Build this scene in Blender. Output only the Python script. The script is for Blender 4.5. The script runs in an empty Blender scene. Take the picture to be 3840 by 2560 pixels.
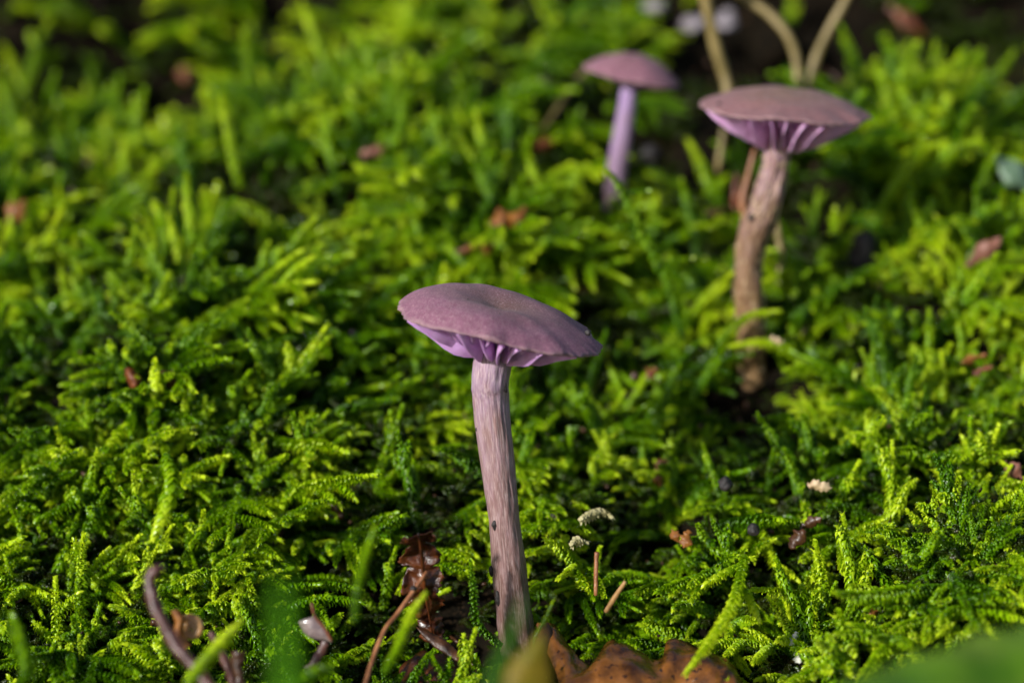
import bpy, math, random
import numpy as np
from mathutils import Vector, Matrix, noise as mnoise

# ---------------------------------------------------------------- camera, sky, sun, exposure (1 unit = 1 cm)
S = bpy.context.scene
COL = S.collection
S.unit_settings.system = 'METRIC'
S.unit_settings.scale_length = 0.01
R = math.radians
PITCH = R(18.0)
LENS, WPX, HPX = 90.0, 3840.0, 2560.0
FW = np.array([0.0, math.cos(PITCH), -math.sin(PITCH)])
UP = np.array([0.0, math.sin(PITCH), math.cos(PITCH)])
RT = np.array([1.0, 0.0, 0.0])
K = 36.0 / LENS / WPX                                   # tangent per photo pixel


def ray(px, py):
    return FW + RT * (px - 1920) * K - UP * (py - 1280) * K


CAM = -ray(1950, 2500) * 38.2                           # the big mushroom's base is the origin
cd = bpy.data.cameras.new('camera')
cam = bpy.data.objects.new('camera', cd)
COL.objects.link(cam)
cam.location = CAM
cam.rotation_euler = (math.pi / 2 - PITCH, 0, 0)
cd.lens = LENS
cd.sensor_width = 36.0
cd.clip_start, cd.clip_end = 0.5, 2000
cd.dof.use_dof = True
cd.dof.focus_distance = 37.7
cd.dof.aperture_fstop = 0.088
cd.dof.aperture_blades = 9
S.camera = cam

SUN_DIR = Vector((-0.64, -0.60, 0.48)).normalized()     # towards the sun: camera left, behind the viewer
w = bpy.data.worlds.new('World')
S.world = w
w.use_nodes = True
nt = w.node_tree
nt.nodes.clear()
sky = nt.nodes.new('ShaderNodeTexSky')
sky.sky_type = 'NISHITA'
sky.sun_disc = False
sky.sun_elevation = math.asin(SUN_DIR.z)
sky.sun_rotation = math.atan2(SUN_DIR.x, SUN_DIR.y)
bg = nt.nodes.new('ShaderNodeBackground')
bg.inputs['Strength'].default_value = 0.10
wo = nt.nodes.new('ShaderNodeOutputWorld')
nt.links.new(sky.outputs[0], bg.inputs[0])
nt.links.new(bg.outputs[0], wo.inputs[0])
sd = bpy.data.lights.new('sun', 'SUN')
sd.energy = 5.0
sd.angle = R(4.0)
sd.color = (1.0, 0.98, 0.94)
sun = bpy.data.objects.new('sun', sd)
COL.objects.link(sun)
sun.rotation_euler = (-SUN_DIR).to_track_quat('-Z', 'Y').to_euler()
sun.location = SUN_DIR * 60
vs = S.view_settings
vs.view_transform = 'Standard'
vs.look = 'None'
vs.exposure = 0.35
vs.gamma = 1.0
vs.use_curve_mapping = False
S.cycles.max_bounces = 8
S.cycles.diffuse_bounces = 4
S.cycles.glossy_bounces = 3
S.cycles.transmission_bounces = 6
S.cycles.sample_clamp_indirect = 3.0

rng = np.random.default_rng(7)
random.seed(7)

# ---------------------------------------------------------------- where things stand


def P(px, py, depth):
    return CAM + ray(px, py) * depth


def slope(y):
    y = np.asarray(y, float)
    t = math.tan(R(20.0))
    z = t * y
    z = np.where(y < -7, t * (-7) - 0.08 * (-7 - y), z)
    z = np.where(y > 30, t * 30 + 0.12 * (y - 30), z)
    return z


def G0(px, py):
    r = ray(px, py)
    t = np.linspace(20, 110, 3000)
    pts = CAM[None] + r[None] * t[:, None]
    d = pts[:, 2] - slope(pts[:, 1])
    i = int(np.argmax(d < 0))
    return pts[i]


BUMPS = [  # px, py, radius cm, height cm
    (450, 1700, 2.6, 0.9), (1000, 1800, 1.4, 0.4), (3400, 620, 2.6, 1.3), (1100, 700, 2.4, 0.7), (700, 1150, 2.0, .4),
    (1150, 1520, 0.9, -1.0), (250, 1400, 1.0, -0.8), (3330, 1010, 0.8, -1.6), (2380, 2120, 1.1, -0.9),
    (3080, 2330, 0.7, -1.2), (3240, 2050, 0.6, -1.0), (2720, 120, 2.0, -0.8), (3600, 220, 3.0, -2.2),
    (250, 300, 3.5, -1.3), (850, 120, 2.6, -1.4), (3700, 2560, 2.4, 1.4), (1750, 2470, 0.9, -0.8), (2700, 1900, 1.2, 0.3),
    (1950, 950, 1.6, 0.5), (2450, 1250, 1.3, 0.3), (3300, 1400, 1.8, .6), (1300, 2450, 1.0, -0.4)]
_B = [(G0(a, b)[:2], r, h) for a, b, r, h in BUMPS]


def fbm(x, y, seed, scale):
    """cheap smooth value noise, vectorised"""
    x = np.asarray(x, float) / scale + seed * 17.3
    y = np.asarray(y, float) / scale + seed * 9.1
    out = np.zeros(np.broadcast(x, y).shape)
    amp = 1.0
    for o in range(3):
        xi, yi = np.floor(x), np.floor(y)
        fx, fy = x - xi, y - yi
        fx, fy = fx * fx * (3 - 2 * fx), fy * fy * (3 - 2 * fy)

        def h(a, b):
            s = np.sin(a * 127.1 + b * 311.7 + o * 13.7) * 43758.5453
            return s - np.floor(s)
        v = (h(xi, yi) * (1 - fx) + h(xi + 1, yi) * fx) * (1 - fy) + (h(xi, yi + 1) * (1 - fx) + h(xi + 1, yi + 1) * fx) * fy
        out = out + amp * (v - 0.5)
        amp *= 0.5
        x, y = x * 2.03, y * 2.03
    return out


def H(x, y):
    z = slope(y)
    for c, r, h in _B:
        z = z + h * np.exp(-((x - c[0]) ** 2 + (y - c[1]) ** 2) / (r * r))
    return z + 0.9 * fbm(x, y, 1, 3.2)


_B.append((np.zeros(2), 1.3, -float(H(np.zeros(1), np.zeros(1))[0]) - 0.45))


def G(px, py, lift=0.0):
    """point of the ground seen at a photo pixel; lift brings it nearer to the camera by so many cm"""
    r = ray(px, py)
    t = np.linspace(22, 110, 4000)
    pts = CAM[None] + r[None] * t[:, None]
    i = int(np.argmax(pts[:, 2] < H(pts[:, 0], pts[:, 1])))
    return CAM + r * (t[i] - lift)


def depth_of(p):
    return float(np.dot(np.asarray(p) - CAM, FW))


def gd(px, py, lift=0.0):
    return depth_of(G(px, py, lift))


# ---------------------------------------------------------------- materials


def mat(name):
    m = bpy.data.materials.new(name)
    m.use_nodes = True
    m.node_tree.nodes.clear()
    return m, m.node_tree.nodes, m.node_tree.links


def surface(name, ca, cb, scale=6.0, rough=0.5, bump=0.3, bscale=25.0, transl=0.0, stretch=(1, 1, 1), spec=0.5, speck=None, sss=0.0, coat=0.0):
    m, N, L = mat(name)
    out = N.new('ShaderNodeOutputMaterial')
    p = N.new('ShaderNodeBsdfPrincipled')
    tc = N.new('ShaderNodeTexCoord')
    mp = N.new('ShaderNodeMapping')
    mp.inputs['Scale'].default_value = stretch
    L.new(tc.outputs['Object'], mp.inputs[0])
    n1 = N.new('ShaderNodeTexNoise')
    n1.inputs['Scale'].default_value = scale
    n1.inputs['Detail'].default_value = 5
    L.new(mp.outputs[0], n1.inputs['Vector'])
    cr = N.new('ShaderNodeValToRGB')
    cr.color_ramp.elements[0].position = 0.35
    cr.color_ramp.elements[1].position = 0.66
    cr.color_ramp.elements[0].color = (*ca, 1)
    cr.color_ramp.elements[1].color = (*cb, 1)
    L.new(n1.outputs['Fac'], cr.inputs[0])
    colour = cr.outputs[0]
    if speck:
        n3 = N.new('ShaderNodeTexNoise')
        n3.inputs['Scale'].default_value = scale * 4.3
        n3.inputs['Detail'].default_value = 2
        L.new(mp.outputs[0], n3.inputs['Vector'])
        r3 = N.new('ShaderNodeValToRGB')
        r3.color_ramp.elements[0].position = 0.60
        r3.color_ramp.elements[1].position = 0.68
        L.new(n3.outputs['Fac'], r3.inputs[0])
        mx = N.new('ShaderNodeMixRGB')
        mx.inputs[2].default_value = (*speck, 1)
        L.new(r3.outputs[0], mx.inputs[0])
        L.new(colour, mx.inputs[1])
        colour = mx.outputs[0]
    L.new(colour, p.inputs['Base Color'])
    p.inputs['Roughness'].default_value = rough
    p.inputs['Specular IOR Level'].default_value = spec
    p.inputs['Coat Weight'].default_value = coat
    p.inputs['Coat Roughness'].default_value = 0.12
    if sss:
        p.inputs['Subsurface Weight'].default_value = sss
        p.inputs['Subsurface Radius'].default_value = (0.10, 0.05, 0.06)
    n2 = N.new('ShaderNodeTexNoise')
    n2.inputs['Scale'].default_value = bscale
    n2.inputs['Detail'].default_value = 4
    L.new(mp.outputs[0], n2.inputs['Vector'])
    b = N.new('ShaderNodeBump')
    b.inputs['Strength'].default_value = bump
    b.inputs['Distance'].default_value = 0.03
    L.new(n2.outputs['Fac'], b.inputs['Height'])
    L.new(b.outputs[0], p.inputs['Normal'])
    sh = p.outputs[0]
    if transl:
        t = N.new('ShaderNodeBsdfTranslucent')
        L.new(colour, t.inputs[0])
        mx = N.new('ShaderNodeMixShader')
        mx.inputs[0].default_value = transl
        L.new(sh, mx.inputs[1])
        L.new(t.outputs[0], mx.inputs[2])
        sh = mx.outputs[0]
    L.new(sh, out.inputs[0])
    return m


def moss_material(name, bright=1.0, olive=0.0):
    m, N, L = mat(name)
    out = N.new('ShaderNodeOutputMaterial')
    p = N.new('ShaderNodeBsdfPrincipled')
    at = N.new('ShaderNodeAttribute')
    at.attribute_name = 'tint'
    geo = N.new('ShaderNodeNewGeometry')
    oi = N.new('ShaderNodeObjectInfo')
    n1 = N.new('ShaderNodeTexNoise')                    # patches of yellower and greener moss over the bank
    n1.inputs['Scale'].default_value = 0.45
    n1.inputs['Detail'].default_value = 3
    L.new(geo.outputs['Position'], n1.inputs['Vector'])

    def mth(op, a, b):
        n = N.new('ShaderNodeMath')
        n.operation = op
        for i, v in enumerate((a, b)):
            if isinstance(v, (int, float)):
                n.inputs[i].default_value = v
            else:
                L.new(v, n.inputs[i])
        return n.outputs[0]
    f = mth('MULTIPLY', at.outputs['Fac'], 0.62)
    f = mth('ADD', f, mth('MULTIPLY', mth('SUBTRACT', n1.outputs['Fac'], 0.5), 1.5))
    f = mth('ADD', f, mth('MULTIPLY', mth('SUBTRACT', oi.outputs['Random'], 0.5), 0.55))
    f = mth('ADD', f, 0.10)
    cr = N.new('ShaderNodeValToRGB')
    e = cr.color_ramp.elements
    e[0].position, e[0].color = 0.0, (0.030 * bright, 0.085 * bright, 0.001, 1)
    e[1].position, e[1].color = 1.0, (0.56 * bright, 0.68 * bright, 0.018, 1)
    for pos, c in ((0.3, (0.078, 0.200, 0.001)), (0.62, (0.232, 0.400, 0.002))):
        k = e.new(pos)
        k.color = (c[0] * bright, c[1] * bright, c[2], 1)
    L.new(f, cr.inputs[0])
    dead = N.new('ShaderNodeMixRGB')                    # old brown stems and the understorey's painted gap shade: tint attribute below zero
    dead.inputs[2].default_value = (0.045, 0.035, 0.008, 1)
    L.new(mth('MULTIPLY', mth('MINIMUM', at.outputs['Fac'], 0.0), -1.6), dead.inputs[0])
    L.new(cr.outputs[0], dead.inputs[1])
    c = dead.outputs[0]
    L.new(c, p.inputs['Base Color'])
    p.inputs['Roughness'].default_value = 0.27
    p.inputs['Specular IOR Level'].default_value = 0.36
    t = N.new('ShaderNodeBsdfTranslucent')
    hs = N.new('ShaderNodeHueSaturation')
    hs.inputs['Saturation'].default_value = 1.05
    hs.inputs['Value'].default_value = 1.25
    L.new(c, hs.inputs['Color'])
    L.new(hs.outputs[0], t.inputs[0])
    mx = N.new('ShaderNodeMixShader')
    mx.inputs[0].default_value = 0.42
    L.new(p.outputs[0], mx.inputs[1])
    L.new(t.outputs[0], mx.inputs[2])
    L.new(mx.outputs[0], out.inputs[0])
    return m


def dew_material():
    m, N, L = mat('dew')
    out = N.new('ShaderNodeOutputMaterial')
    g = N.new('ShaderNodeBsdfGlossy')
    g.inputs['Roughness'].default_value = 0.08
    g.inputs['Color'].default_value = (0.9, 0.95, 1.0, 1)
    tr = N.new('ShaderNodeBsdfTransparent')
    tr.inputs[0].default_value = (0.92, 1.0, 0.85, 1)
    fr = N.new('ShaderNodeFresnel')
    fr.inputs[0].default_value = 1.5
    mx = N.new('ShaderNodeMixShader')
    L.new(fr.outputs[0], mx.inputs[0])
    L.new(tr.outputs[0], mx.inputs[1])
    L.new(g.outputs[0], mx.inputs[2])
    L.new(mx.outputs[0], out.inputs[0])
    return m


def cap_material(name, centre, rim, grain):
    m, N, L = mat(name)
    out = N.new('ShaderNodeOutputMaterial')
    p = N.new('ShaderNodeBsdfPrincipled')
    at = N.new('ShaderNodeAttribute')
    at.attribute_name = 'rho'
    tc = N.new('ShaderNodeTexCoord')
    n0 = N.new('ShaderNodeTexNoise')
    n0.inputs['Scale'].default_value = 1.6
    n0.inputs['Detail'].default_value = 6
    L.new(tc.outputs['Object'], n0.inputs['Vector'])
    ad = N.new('ShaderNodeMath')
    ad.operation = 'MULTIPLY_ADD'
    ad.inputs[1].default_value = 0.45
    L.new(n0.outputs['Fac'], ad.inputs[0])
    L.new(at.outputs['Fac'], ad.inputs[2])
    cr = N.new('ShaderNodeValToRGB')
    e = cr.color_ramp.elements
    e[0].position, e[0].color = 0.22, (*centre, 1)
    e[1].position, e[1].color = 1.16, (*rim, 1)
    e[1].position = 1.0
    k = e.new(0.62)
    k.color = tuple(0.45 * a + 0.55 * b for a, b in zip(centre, rim)) + (1,)
    L.new(ad.outputs[0], cr.inputs[0])
    # mealy grain: fine pale scurf over the skin
    n1 = N.new('ShaderNodeTexNoise')
    n1.inputs['Scale'].default_value = grain
    n1.inputs['Detail'].default_value = 3
    n1.inputs['Roughness'].default_value = 0.7
    L.new(tc.outputs['Object'], n1.inputs['Vector'])
    r1 = N.new('ShaderNodeValToRGB')
    r1.color_ramp.elements[0].position = 0.50
    r1.color_ramp.elements[1].position = 0.74
    r1.color_ramp.elements[1].color = (0.7, 0.7, 0.7, 1)
    L.new(n1.outputs['Fac'], r1.inputs[0])
    mx = N.new('ShaderNodeMixRGB')
    mx.inputs[2].default_value = (0.48, 0.33, 0.33, 1)
    L.new(r1.outputs[0], mx.inputs[0])
    L.new(cr.outputs[0], mx.inputs[1])
    # the thin pale edge of the cap
    re_ = N.new('ShaderNodeMapRange')
    re_.inputs['From Min'].default_value = 0.975
    re_.inputs['From Max'].default_value = 1.0
    re_.inputs['To Max'].default_value = 0.6
    L.new(at.outputs['Fac'], re_.inputs[0])
    me_ = N.new('ShaderNodeMixRGB')
    me_.inputs[2].default_value = (0.28, 0.18, 0.19, 1)
    L.new(re_.outputs[0], me_.inputs[0])
    L.new(mx.outputs[0], me_.inputs[1])
    mx = me_
    # faint darker mottling
    n2 = N.new('ShaderNodeTexNoise')
    n2.inputs['Scale'].default_value = grain * 0.28
    n2.inputs['Detail'].default_value = 4
    L.new(tc.outputs['Object'], n2.inputs['Vector'])
    r2 = N.new('ShaderNodeMapRange')
    r2.inputs['To Min'].default_value = 0.60
    r2.inputs['To Max'].default_value = 1.22
    L.new(n2.outputs['Fac'], r2.inputs[0])
    mul = N.new('ShaderNodeMixRGB')
    mul.blend_type = 'MULTIPLY'
    mul.inputs[0].default_value = 1
    L.new(mx.outputs[0], mul.inputs[1])
    L.new(r2.outputs[0], mul.inputs[2])
    L.new(mul.outputs[0], p.inputs['Base Color'])
    p.inputs['Roughness'].default_value = 0.62
    p.inputs['Specular IOR Level'].default_value = 0.2
    p.inputs['Sheen Weight'].default_value = 0.04
    p.inputs['Subsurface Weight'].default_value = 0.25
    p.inputs['Subsurface Radius'].default_value = (0.10, 0.05, 0.08)
    b = N.new('ShaderNodeBump')
    b.inputs['Strength'].default_value = 0.6
    b.inputs['Distance'].default_value = 0.025
    L.new(n1.outputs['Fac'], b.inputs['Height'])
    L.new(b.outputs[0], p.inputs['Normal'])
    L.new(p.outputs[0], out.inputs[0])
    return m


def stem_material(name, top, mid, low, pale, rough_scale=1.0):
    """colour along the stem (attribute v: 0 top, 1 foot) with long silky fibres (uv: u around, v along)"""
    m, N, L = mat(name)
    out = N.new('ShaderNodeOutputMaterial')
    p = N.new('ShaderNodeBsdfPrincipled')
    uv = N.new('ShaderNodeUVMap')
    at = N.new('ShaderNodeAttribute')
    at.attribute_name = 'rho'
    mp = N.new('ShaderNodeMapping')
    mp.inputs['Scale'].default_value = (70, 26, 1)
    L.new(uv.outputs[0], mp.inputs[0])
    n1 = N.new('ShaderNodeTexNoise')
    n1.inputs['Scale'].default_value = 1.0 * rough_scale
    n1.inputs['Detail'].default_value = 6
    n1.inputs['Roughness'].default_value = 0.65
    L.new(mp.outputs[0], n1.inputs['Vector'])
    mp2 = N.new('ShaderNodeMapping')
    mp2.inputs['Scale'].default_value = (5, 9, 1)
    L.new(uv.outputs[0], mp2.inputs[0])
    n2 = N.new('ShaderNodeTexNoise')
    n2.inputs['Scale'].default_value = 1.0
    n2.inputs['Detail'].default_value = 5
    L.new(mp2.outputs[0], n2.inputs['Vector'])
    ad = N.new('ShaderNodeMath')
    ad.operation = 'MULTIPLY_ADD'
    ad.inputs[1].default_value = 0.95
    L.new(n2.outputs['Fac'], ad.inputs[0])
    L.new(at.outputs['Fac'], ad.inputs[2])
    cr = N.new('ShaderNodeValToRGB')
    e = cr.color_ramp.elements
    e[0].position, e[0].color = 0.30, (*top, 1)
    e[1].position, e[1].color = 1.0, (*low, 1)
    k = e.new(0.62)
    k.color = (*mid, 1)
    mr = N.new('ShaderNodeMapRange')
    mr.inputs['From Min'].default_value = 0.10
    mr.inputs['From Max'].default_value = 1.36
    L.new(ad.outputs[0], mr.inputs[0])
    L.new(mr.outputs[0], cr.inputs[0])
    r1 = N.new('ShaderNodeValToRGB')
    r1.color_ramp.elements[0].position = 0.46
    r1.color_ramp.elements[1].position = 0.72
    r1.color_ramp.elements[1].color = (0.75, 0.75, 0.75, 1)
    L.new(n1.outputs['Fac'], r1.inputs[0])
    mx = N.new('ShaderNodeMixRGB')
    mx.inputs[2].default_value = (*pale, 1)
    fade = N.new('ShaderNodeMath')                       # silk wears off towards the foot
    fade.operation = 'MULTIPLY_ADD'
    fade.inputs[1].default_value = -0.75
    fade.inputs[2].default_value = 1.05
    L.new(at.outputs['Fac'], fade.inputs[0])
    fm = N.new('ShaderNodeMath')
    fm.operation = 'MULTIPLY'
    L.new(r1.outputs[0], fm.inputs[0])
    L.new(fade.outputs[0], fm.inputs[1])
    L.new(fm.outputs[0], mx.inputs[0])
    L.new(cr.outputs[0], mx.inputs[1])
    L.new(mx.outputs[0], p.inputs['Base Color'])
    p.inputs['Roughness'].default_value = 0.42
    p.inputs['Specular IOR Level'].default_value = 0.6
    p.inputs['Subsurface Weight'].default_value = 0.15
    p.inputs['Subsurface Radius'].default_value = (0.08, 0.04, 0.06)
    b = N.new('ShaderNodeBump')
    b.inputs['Strength'].default_value = 0.8
    b.inputs['Distance'].default_value = 0.03
    L.new(n1.outputs['Fac'], b.inputs['Height'])
    L.new(b.outputs[0], p.inputs['Normal'])
    L.new(p.outputs[0], out.inputs[0])
    return m


M = {
    'soil': surface('soil', (0.002, 0.0018, 0.001), (0.009, 0.006, 0.003), 3.0, 0.85, 0.9, 9.0, speck=(0.02, 0.012, 0.006), spec=.05),
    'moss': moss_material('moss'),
    'dew': dew_material(),
    'gill': surface('gill', (0.70, 0.38, 0.78), (0.80, 0.48, 0.86), 5.0, 0.55, 0.35, 60.0, transl=0.28, sss=0.2),
    'gill_pale': surface('gill_pale', (0.76, 0.42, 0.74), (0.86, 0.54, 0.84), 5.0, 0.55, 0.3, 60.0, transl=0.28, sss=0.2),
    'shaded_flesh': surface('shaded_flesh', (0.15, 0.07, 0.17), (0.21, 0.10, 0.23), 5.0, 0.6, 0.3, 60.0),  # cap underside, coloured darker than the gills to paint shade between the blades
    'brown_wet': surface('brown_wet', (0.030, 0.011, 0.005), (0.11, 0.042, 0.012), 4.0, 0.4, 0.5, 14, transl=0.3, speck=(0.02, 0.008, 0.006), coat=0.1),
    'oak': surface('oak', (0.045, 0.016, 0.004), (0.30, 0.110, 0.018), 2.6, 0.24, 0.7, 12, transl=0.35, spec=.6, speck=(0.03, 0.012, 0.006), coat=0.5),
    'dark_leaf': surface('dark_leaf', (0.016, 0.005, 0.005), (0.13, 0.036, 0.009), 4.4, 0.30, 0.6, 22, transl=0.25, spec=0.45, coat=0.1),
    'purple_twig': surface('purple_twig', (0.040, 0.013, 0.010), (0.10, 0.038, 0.028), 4.0, 0.4, 0.5, 20),
    'orange_twig': surface('orange_twig', (0.17, 0.060, 0.020), (0.33, 0.14, 0.055), 6.0, 0.4, 0.5, 30, stretch=(1, 1, .4)),
    'straw': surface('straw', (0.20, 0.10, 0.03), (0.40, 0.23, 0.085), 5.0, 0.45, 0.5, 26, stretch=(1, 1, .3)),
    'stalk': surface('stalk', (0.13, 0.095, 0.022), (0.27, 0.20, 0.075), 1.6, 0.5, 0.3, 12, transl=0.1),
    'orange': surface('orange', (0.16, 0.050, 0.008), (0.40, 0.165, 0.030), 5.0, 0.5, 0.6, 18, transl=0.35, coat=0.05),
    'rust': surface('rust', (0.07, 0.016, 0.005), (0.22, 0.060, 0.012), 4.0, 0.45, 0.5, 16, transl=0.2),
    'tan': surface('tan', (0.34, 0.22, 0.11), (0.60, 0.47, 0.28), 5.0, 0.5, 0.5, 26, transl=0.15),
    'pink_brown': surface('pink_brown', (0.15, 0.055, 0.034), (0.27, 0.115, 0.075), 2.5, 0.5, 0.4, 16, transl=0.15),
    'grey_pink': surface('grey_pink', (0.12, 0.080, 0.080), (0.24, 0.18, 0.17), 6.0, 0.45, 0.5, 26, speck=(.06, .04, .05), coat=.4),
    'white': surface('white', (0.50, 0.48, 0.38), (0.70, 0.69, 0.60), 4.0, 0.5, 0.3, 20),
    'stone': surface('stone', (0.16, 0.13, 0.135), (0.32, 0.28, 0.30), 2.0, 0.6, 0.4, 12),
    'grey_leaf': surface('grey_leaf', (0.09, 0.15, 0.08), (0.16, 0.24, 0.16), 1.5, 0.45, 0.3, 8, transl=0.2),
    'dark': surface('dark', (0.008, 0.006, 0.006), (0.024, 0.017, 0.015), 5.0, 0.65, 0.7, 20),
    'shell': surface('shell', (0.42, 0.19, 0.05), (0.62, 0.36, 0.14), 3.0, 0.15, 0.1, 20, transl=0.35, coat=1.0),
    'blade': surface('blade', (0.05, 0.17, 0.002), (0.08, 0.26, 0.004), 1.0, 0.6, 0.2, 10, transl=0.45, spec=.1),
    'blade_dark': surface('blade_dark', (0.02, 0.065, 0.003), (0.035, 0.11, 0.005), 1.0, 0.6, 0.2, 10, transl=0.35, spec=.1),
    'blade_yellow': surface('blade_yellow', (0.16, 0.14, 0.008), (0.30, 0.20, 0.015), 2.2, 0.5, 0.25, 10, transl=0.45, spec=.2, speck=(.09, .04, .01)),
    'corner_leaf': surface('corner_leaf', (0.05, 0.15, 0.006), (0.15, 0.25, 0.02), 0.9, 0.5, 0.3, 5, transl=0.35, spec=.15),
    'pale_moss': surface('pale_moss', (0.34, 0.30, 0.13), (0.55, 0.50, 0.26), 6.0, 0.5, 0.4, 26, transl=0.3),
    'lichen': surface('lichen', (0.10, 0.16, 0.19), (0.45, 0.45, 0.12), 12.0, 0.7, 0.6, 30),
    'cap_main': cap_material('cap_main', (0.135, 0.066, 0.046), (0.195, 0.080, 0.122), 38),
    'cap_right': cap_material('cap_right', (0.150, 0.080, 0.040), (0.200, 0.088, 0.088), 34),
    'cap_back': cap_material('cap_back', (0.165, 0.066, 0.070), (0.205, 0.085, 0.115), 28),
    'stem_main': stem_material('stem_main', (0.29, 0.19, 0.28), (0.21, 0.115, 0.110), (0.075, 0.030, 0.015), (0.60, 0.47, 0.45)),
    'stem_right': stem_material('stem_right', (0.25, 0.14, 0.19), (0.14, 0.072, 0.045), (0.20, 0.115, 0.045), (0.50, 0.33, 0.19), 0.55),
    'stem_back': stem_material('stem_back', (0.30, 0.19, 0.42), (0.24, 0.15, 0.24), (0.22, 0.13, 0.12), (0.36, 0.26, 0.38), 0.6),
}

# ---------------------------------------------------------------- mesh helpers


def mesh(name, verts, faces, mats, smooth=True, attrs=None, mat_idx=None, uv=None):
    me = bpy.data.meshes.new(name)
    me.from_pydata([tuple(v) for v in verts], [], [tuple(f) for f in faces])
    for m in (mats if isinstance(mats, (list, tuple)) else [mats]):
        me.materials.append(m)
    if smooth:
        me.polygons.foreach_set('use_smooth', [True] * len(me.polygons))
    if mat_idx is not None:
        me.polygons.foreach_set('material_index', mat_idx)
    for k, v in (attrs or {}).items():
        a = me.attributes.new(k, 'FLOAT', 'POINT')
        a.data.foreach_set('value', np.asarray(v, dtype=np.float32))
    if uv is not None:
        lay = me.uv_layers.new(name='UVMap')
        idx = np.zeros(len(me.loops), dtype=np.int32)
        me.loops.foreach_get('vertex_index', idx)
        u = np.asarray(uv, dtype=np.float32)[idx]
        # seam: faces that wrap from u near 1 back to 0
        u = u.reshape(-1, 2)
        st = np.zeros(len(me.polygons), dtype=np.int32)
        ct = np.zeros(len(me.polygons), dtype=np.int32)
        me.polygons.foreach_get('loop_start', st)
        me.polygons.foreach_get('loop_total', ct)
        for s, c in zip(st, ct):
            q = u[s:s + c, 0]
            if q.max() - q.min() > 0.5:
                u[s:s + c, 0] = np.where(q < 0.5, q + 1.0, q)
        lay.data.foreach_set('uv', u.ravel())
    me.update()
    return me


def link(name, me, parent=None, loc=None):
    o = bpy.data.objects.new(name, me)
    COL.objects.link(o)
    if parent is not None:
        o.parent = parent
    if loc is not None:
        o.location = loc
    return o


def tag(o, label=None, cat=None, group=None, kind=None):
    if label:
        o['label'] = label
    if cat:
        o['category'] = cat
    if group:
        o['group'] = group
    if kind:
        o['kind'] = kind
    return o


def recentre(verts):
    v = np.asarray(verts, float)
    c = v.mean(0)
    c[2] = v[:, 2].min()
    return v - c, c


def smooth_path(pts, n):
    """Catmull-Rom through the points (any dimension)"""
    p = np.asarray(pts, float)
    p = np.vstack([2 * p[0] - p[1], p, 2 * p[-1] - p[-2]])
    m = len(p) - 3
    out = []
    for t in np.linspace(0, m - 1e-6, n):
        i = int(t)
        f = t - i
        a, b, c, d = p[i], p[i + 1], p[i + 2], p[i + 3]
        out.append(0.5 * ((2 * b) + (-a + c) * f + (2 * a - 5 * b + 4 * c - d) * f * f + (-a + 3 * b - 3 * c + d) * f ** 3))
    return np.array(out)


def frames(path, hint=(0, -1, 0.2)):
    t = np.gradient(path, axis=0)
    t /= np.linalg.norm(t, axis=1)[:, None] + 1e-12
    h = np.asarray(hint, float)
    n = h[None] - (t @ h)[:, None] * t
    for i in range(len(n)):
        l = np.linalg.norm(n[i])
        if l < 0.15:
            n[i] = n[i - 1] if i else np.cross(t[i], (1, 0, 0))
        n[i] /= np.linalg.norm(n[i])
    b = np.cross(t, n)
    return t, n, b


def tube(pts, radii, segs=10, n=24, rough=0.0, seed=0, flat=1.0, squash_tip=True):
    path = smooth_path(pts, n)
    rad = np.interp(np.linspace(0, 1, n), np.linspace(0, 1, len(radii)), radii)
    t, nn, b = frames(path)
    r = np.random.default_rng(seed)
    V, F = [], []
    ph = r.uniform(0, 6.28, 4)
    for i in range(n):
        for k in range(segs):
            a = 2 * math.pi * k / segs
            m = 1 + rough * (math.sin(a * 2 + i * 0.7 + ph[0]) * 0.4 + math.sin(a * 3 - i * 1.3 + ph[1]) * 0.3 + r.uniform(-0.4, 0.4))
            V.append(path[i] + rad[i] * m * (math.cos(a) * nn[i] * flat + math.sin(a) * b[i]))
    for i in range(n - 1):
        for k in range(segs):
            k2 = (k + 1) % segs
            F.append((i * segs + k, i * segs + k2, (i + 1) * segs + k2, (i + 1) * segs + k))
    V.append(path[0] - t[0] * rad[0] * 0.4)
    V.append(path[-1] + t[-1] * rad[-1] * 0.6)
    a0, a1 = len(V) - 2, len(V) - 1
    for k in range(segs):
        k2 = (k + 1) % segs
        F.append((a0, k2, k))
        F.append((a1, (n - 1) * segs + k, (n - 1) * segs + k2))
    return np.array(V), F


def thing_mesh(name, V, F, m, label, cat, group=None, parent=None, **kw):
    V, c = recentre(V)
    o = link(name, mesh(name, V, F, m, **kw), loc=c)
    return tag(o, label, cat, group)


def tube_thing(name, pix, radii_px, m, label, cat, lift=0.3, group=None, depth=None, rough=0.15, n=26, segs=10, seed=0):
    """a twig or stalk through photo pixels; its depth follows the ground there (less lift) or is given"""
    pts, rad = [], []
    for i, (px, py) in enumerate(pix):
        d = depth[i] if isinstance(depth, (list, tuple)) else (depth if depth is not None else gd(px, py, lift + 1.1))
        pts.append(P(px, py, d))
    dm = np.mean([depth_of(q) for q in pts])
    rad = [r * K * dm for r in radii_px]
    V, F = tube(pts, rad, segs, n, rough, seed)
    return thing_mesh(name, V, F, m, label, cat, group)


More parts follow.
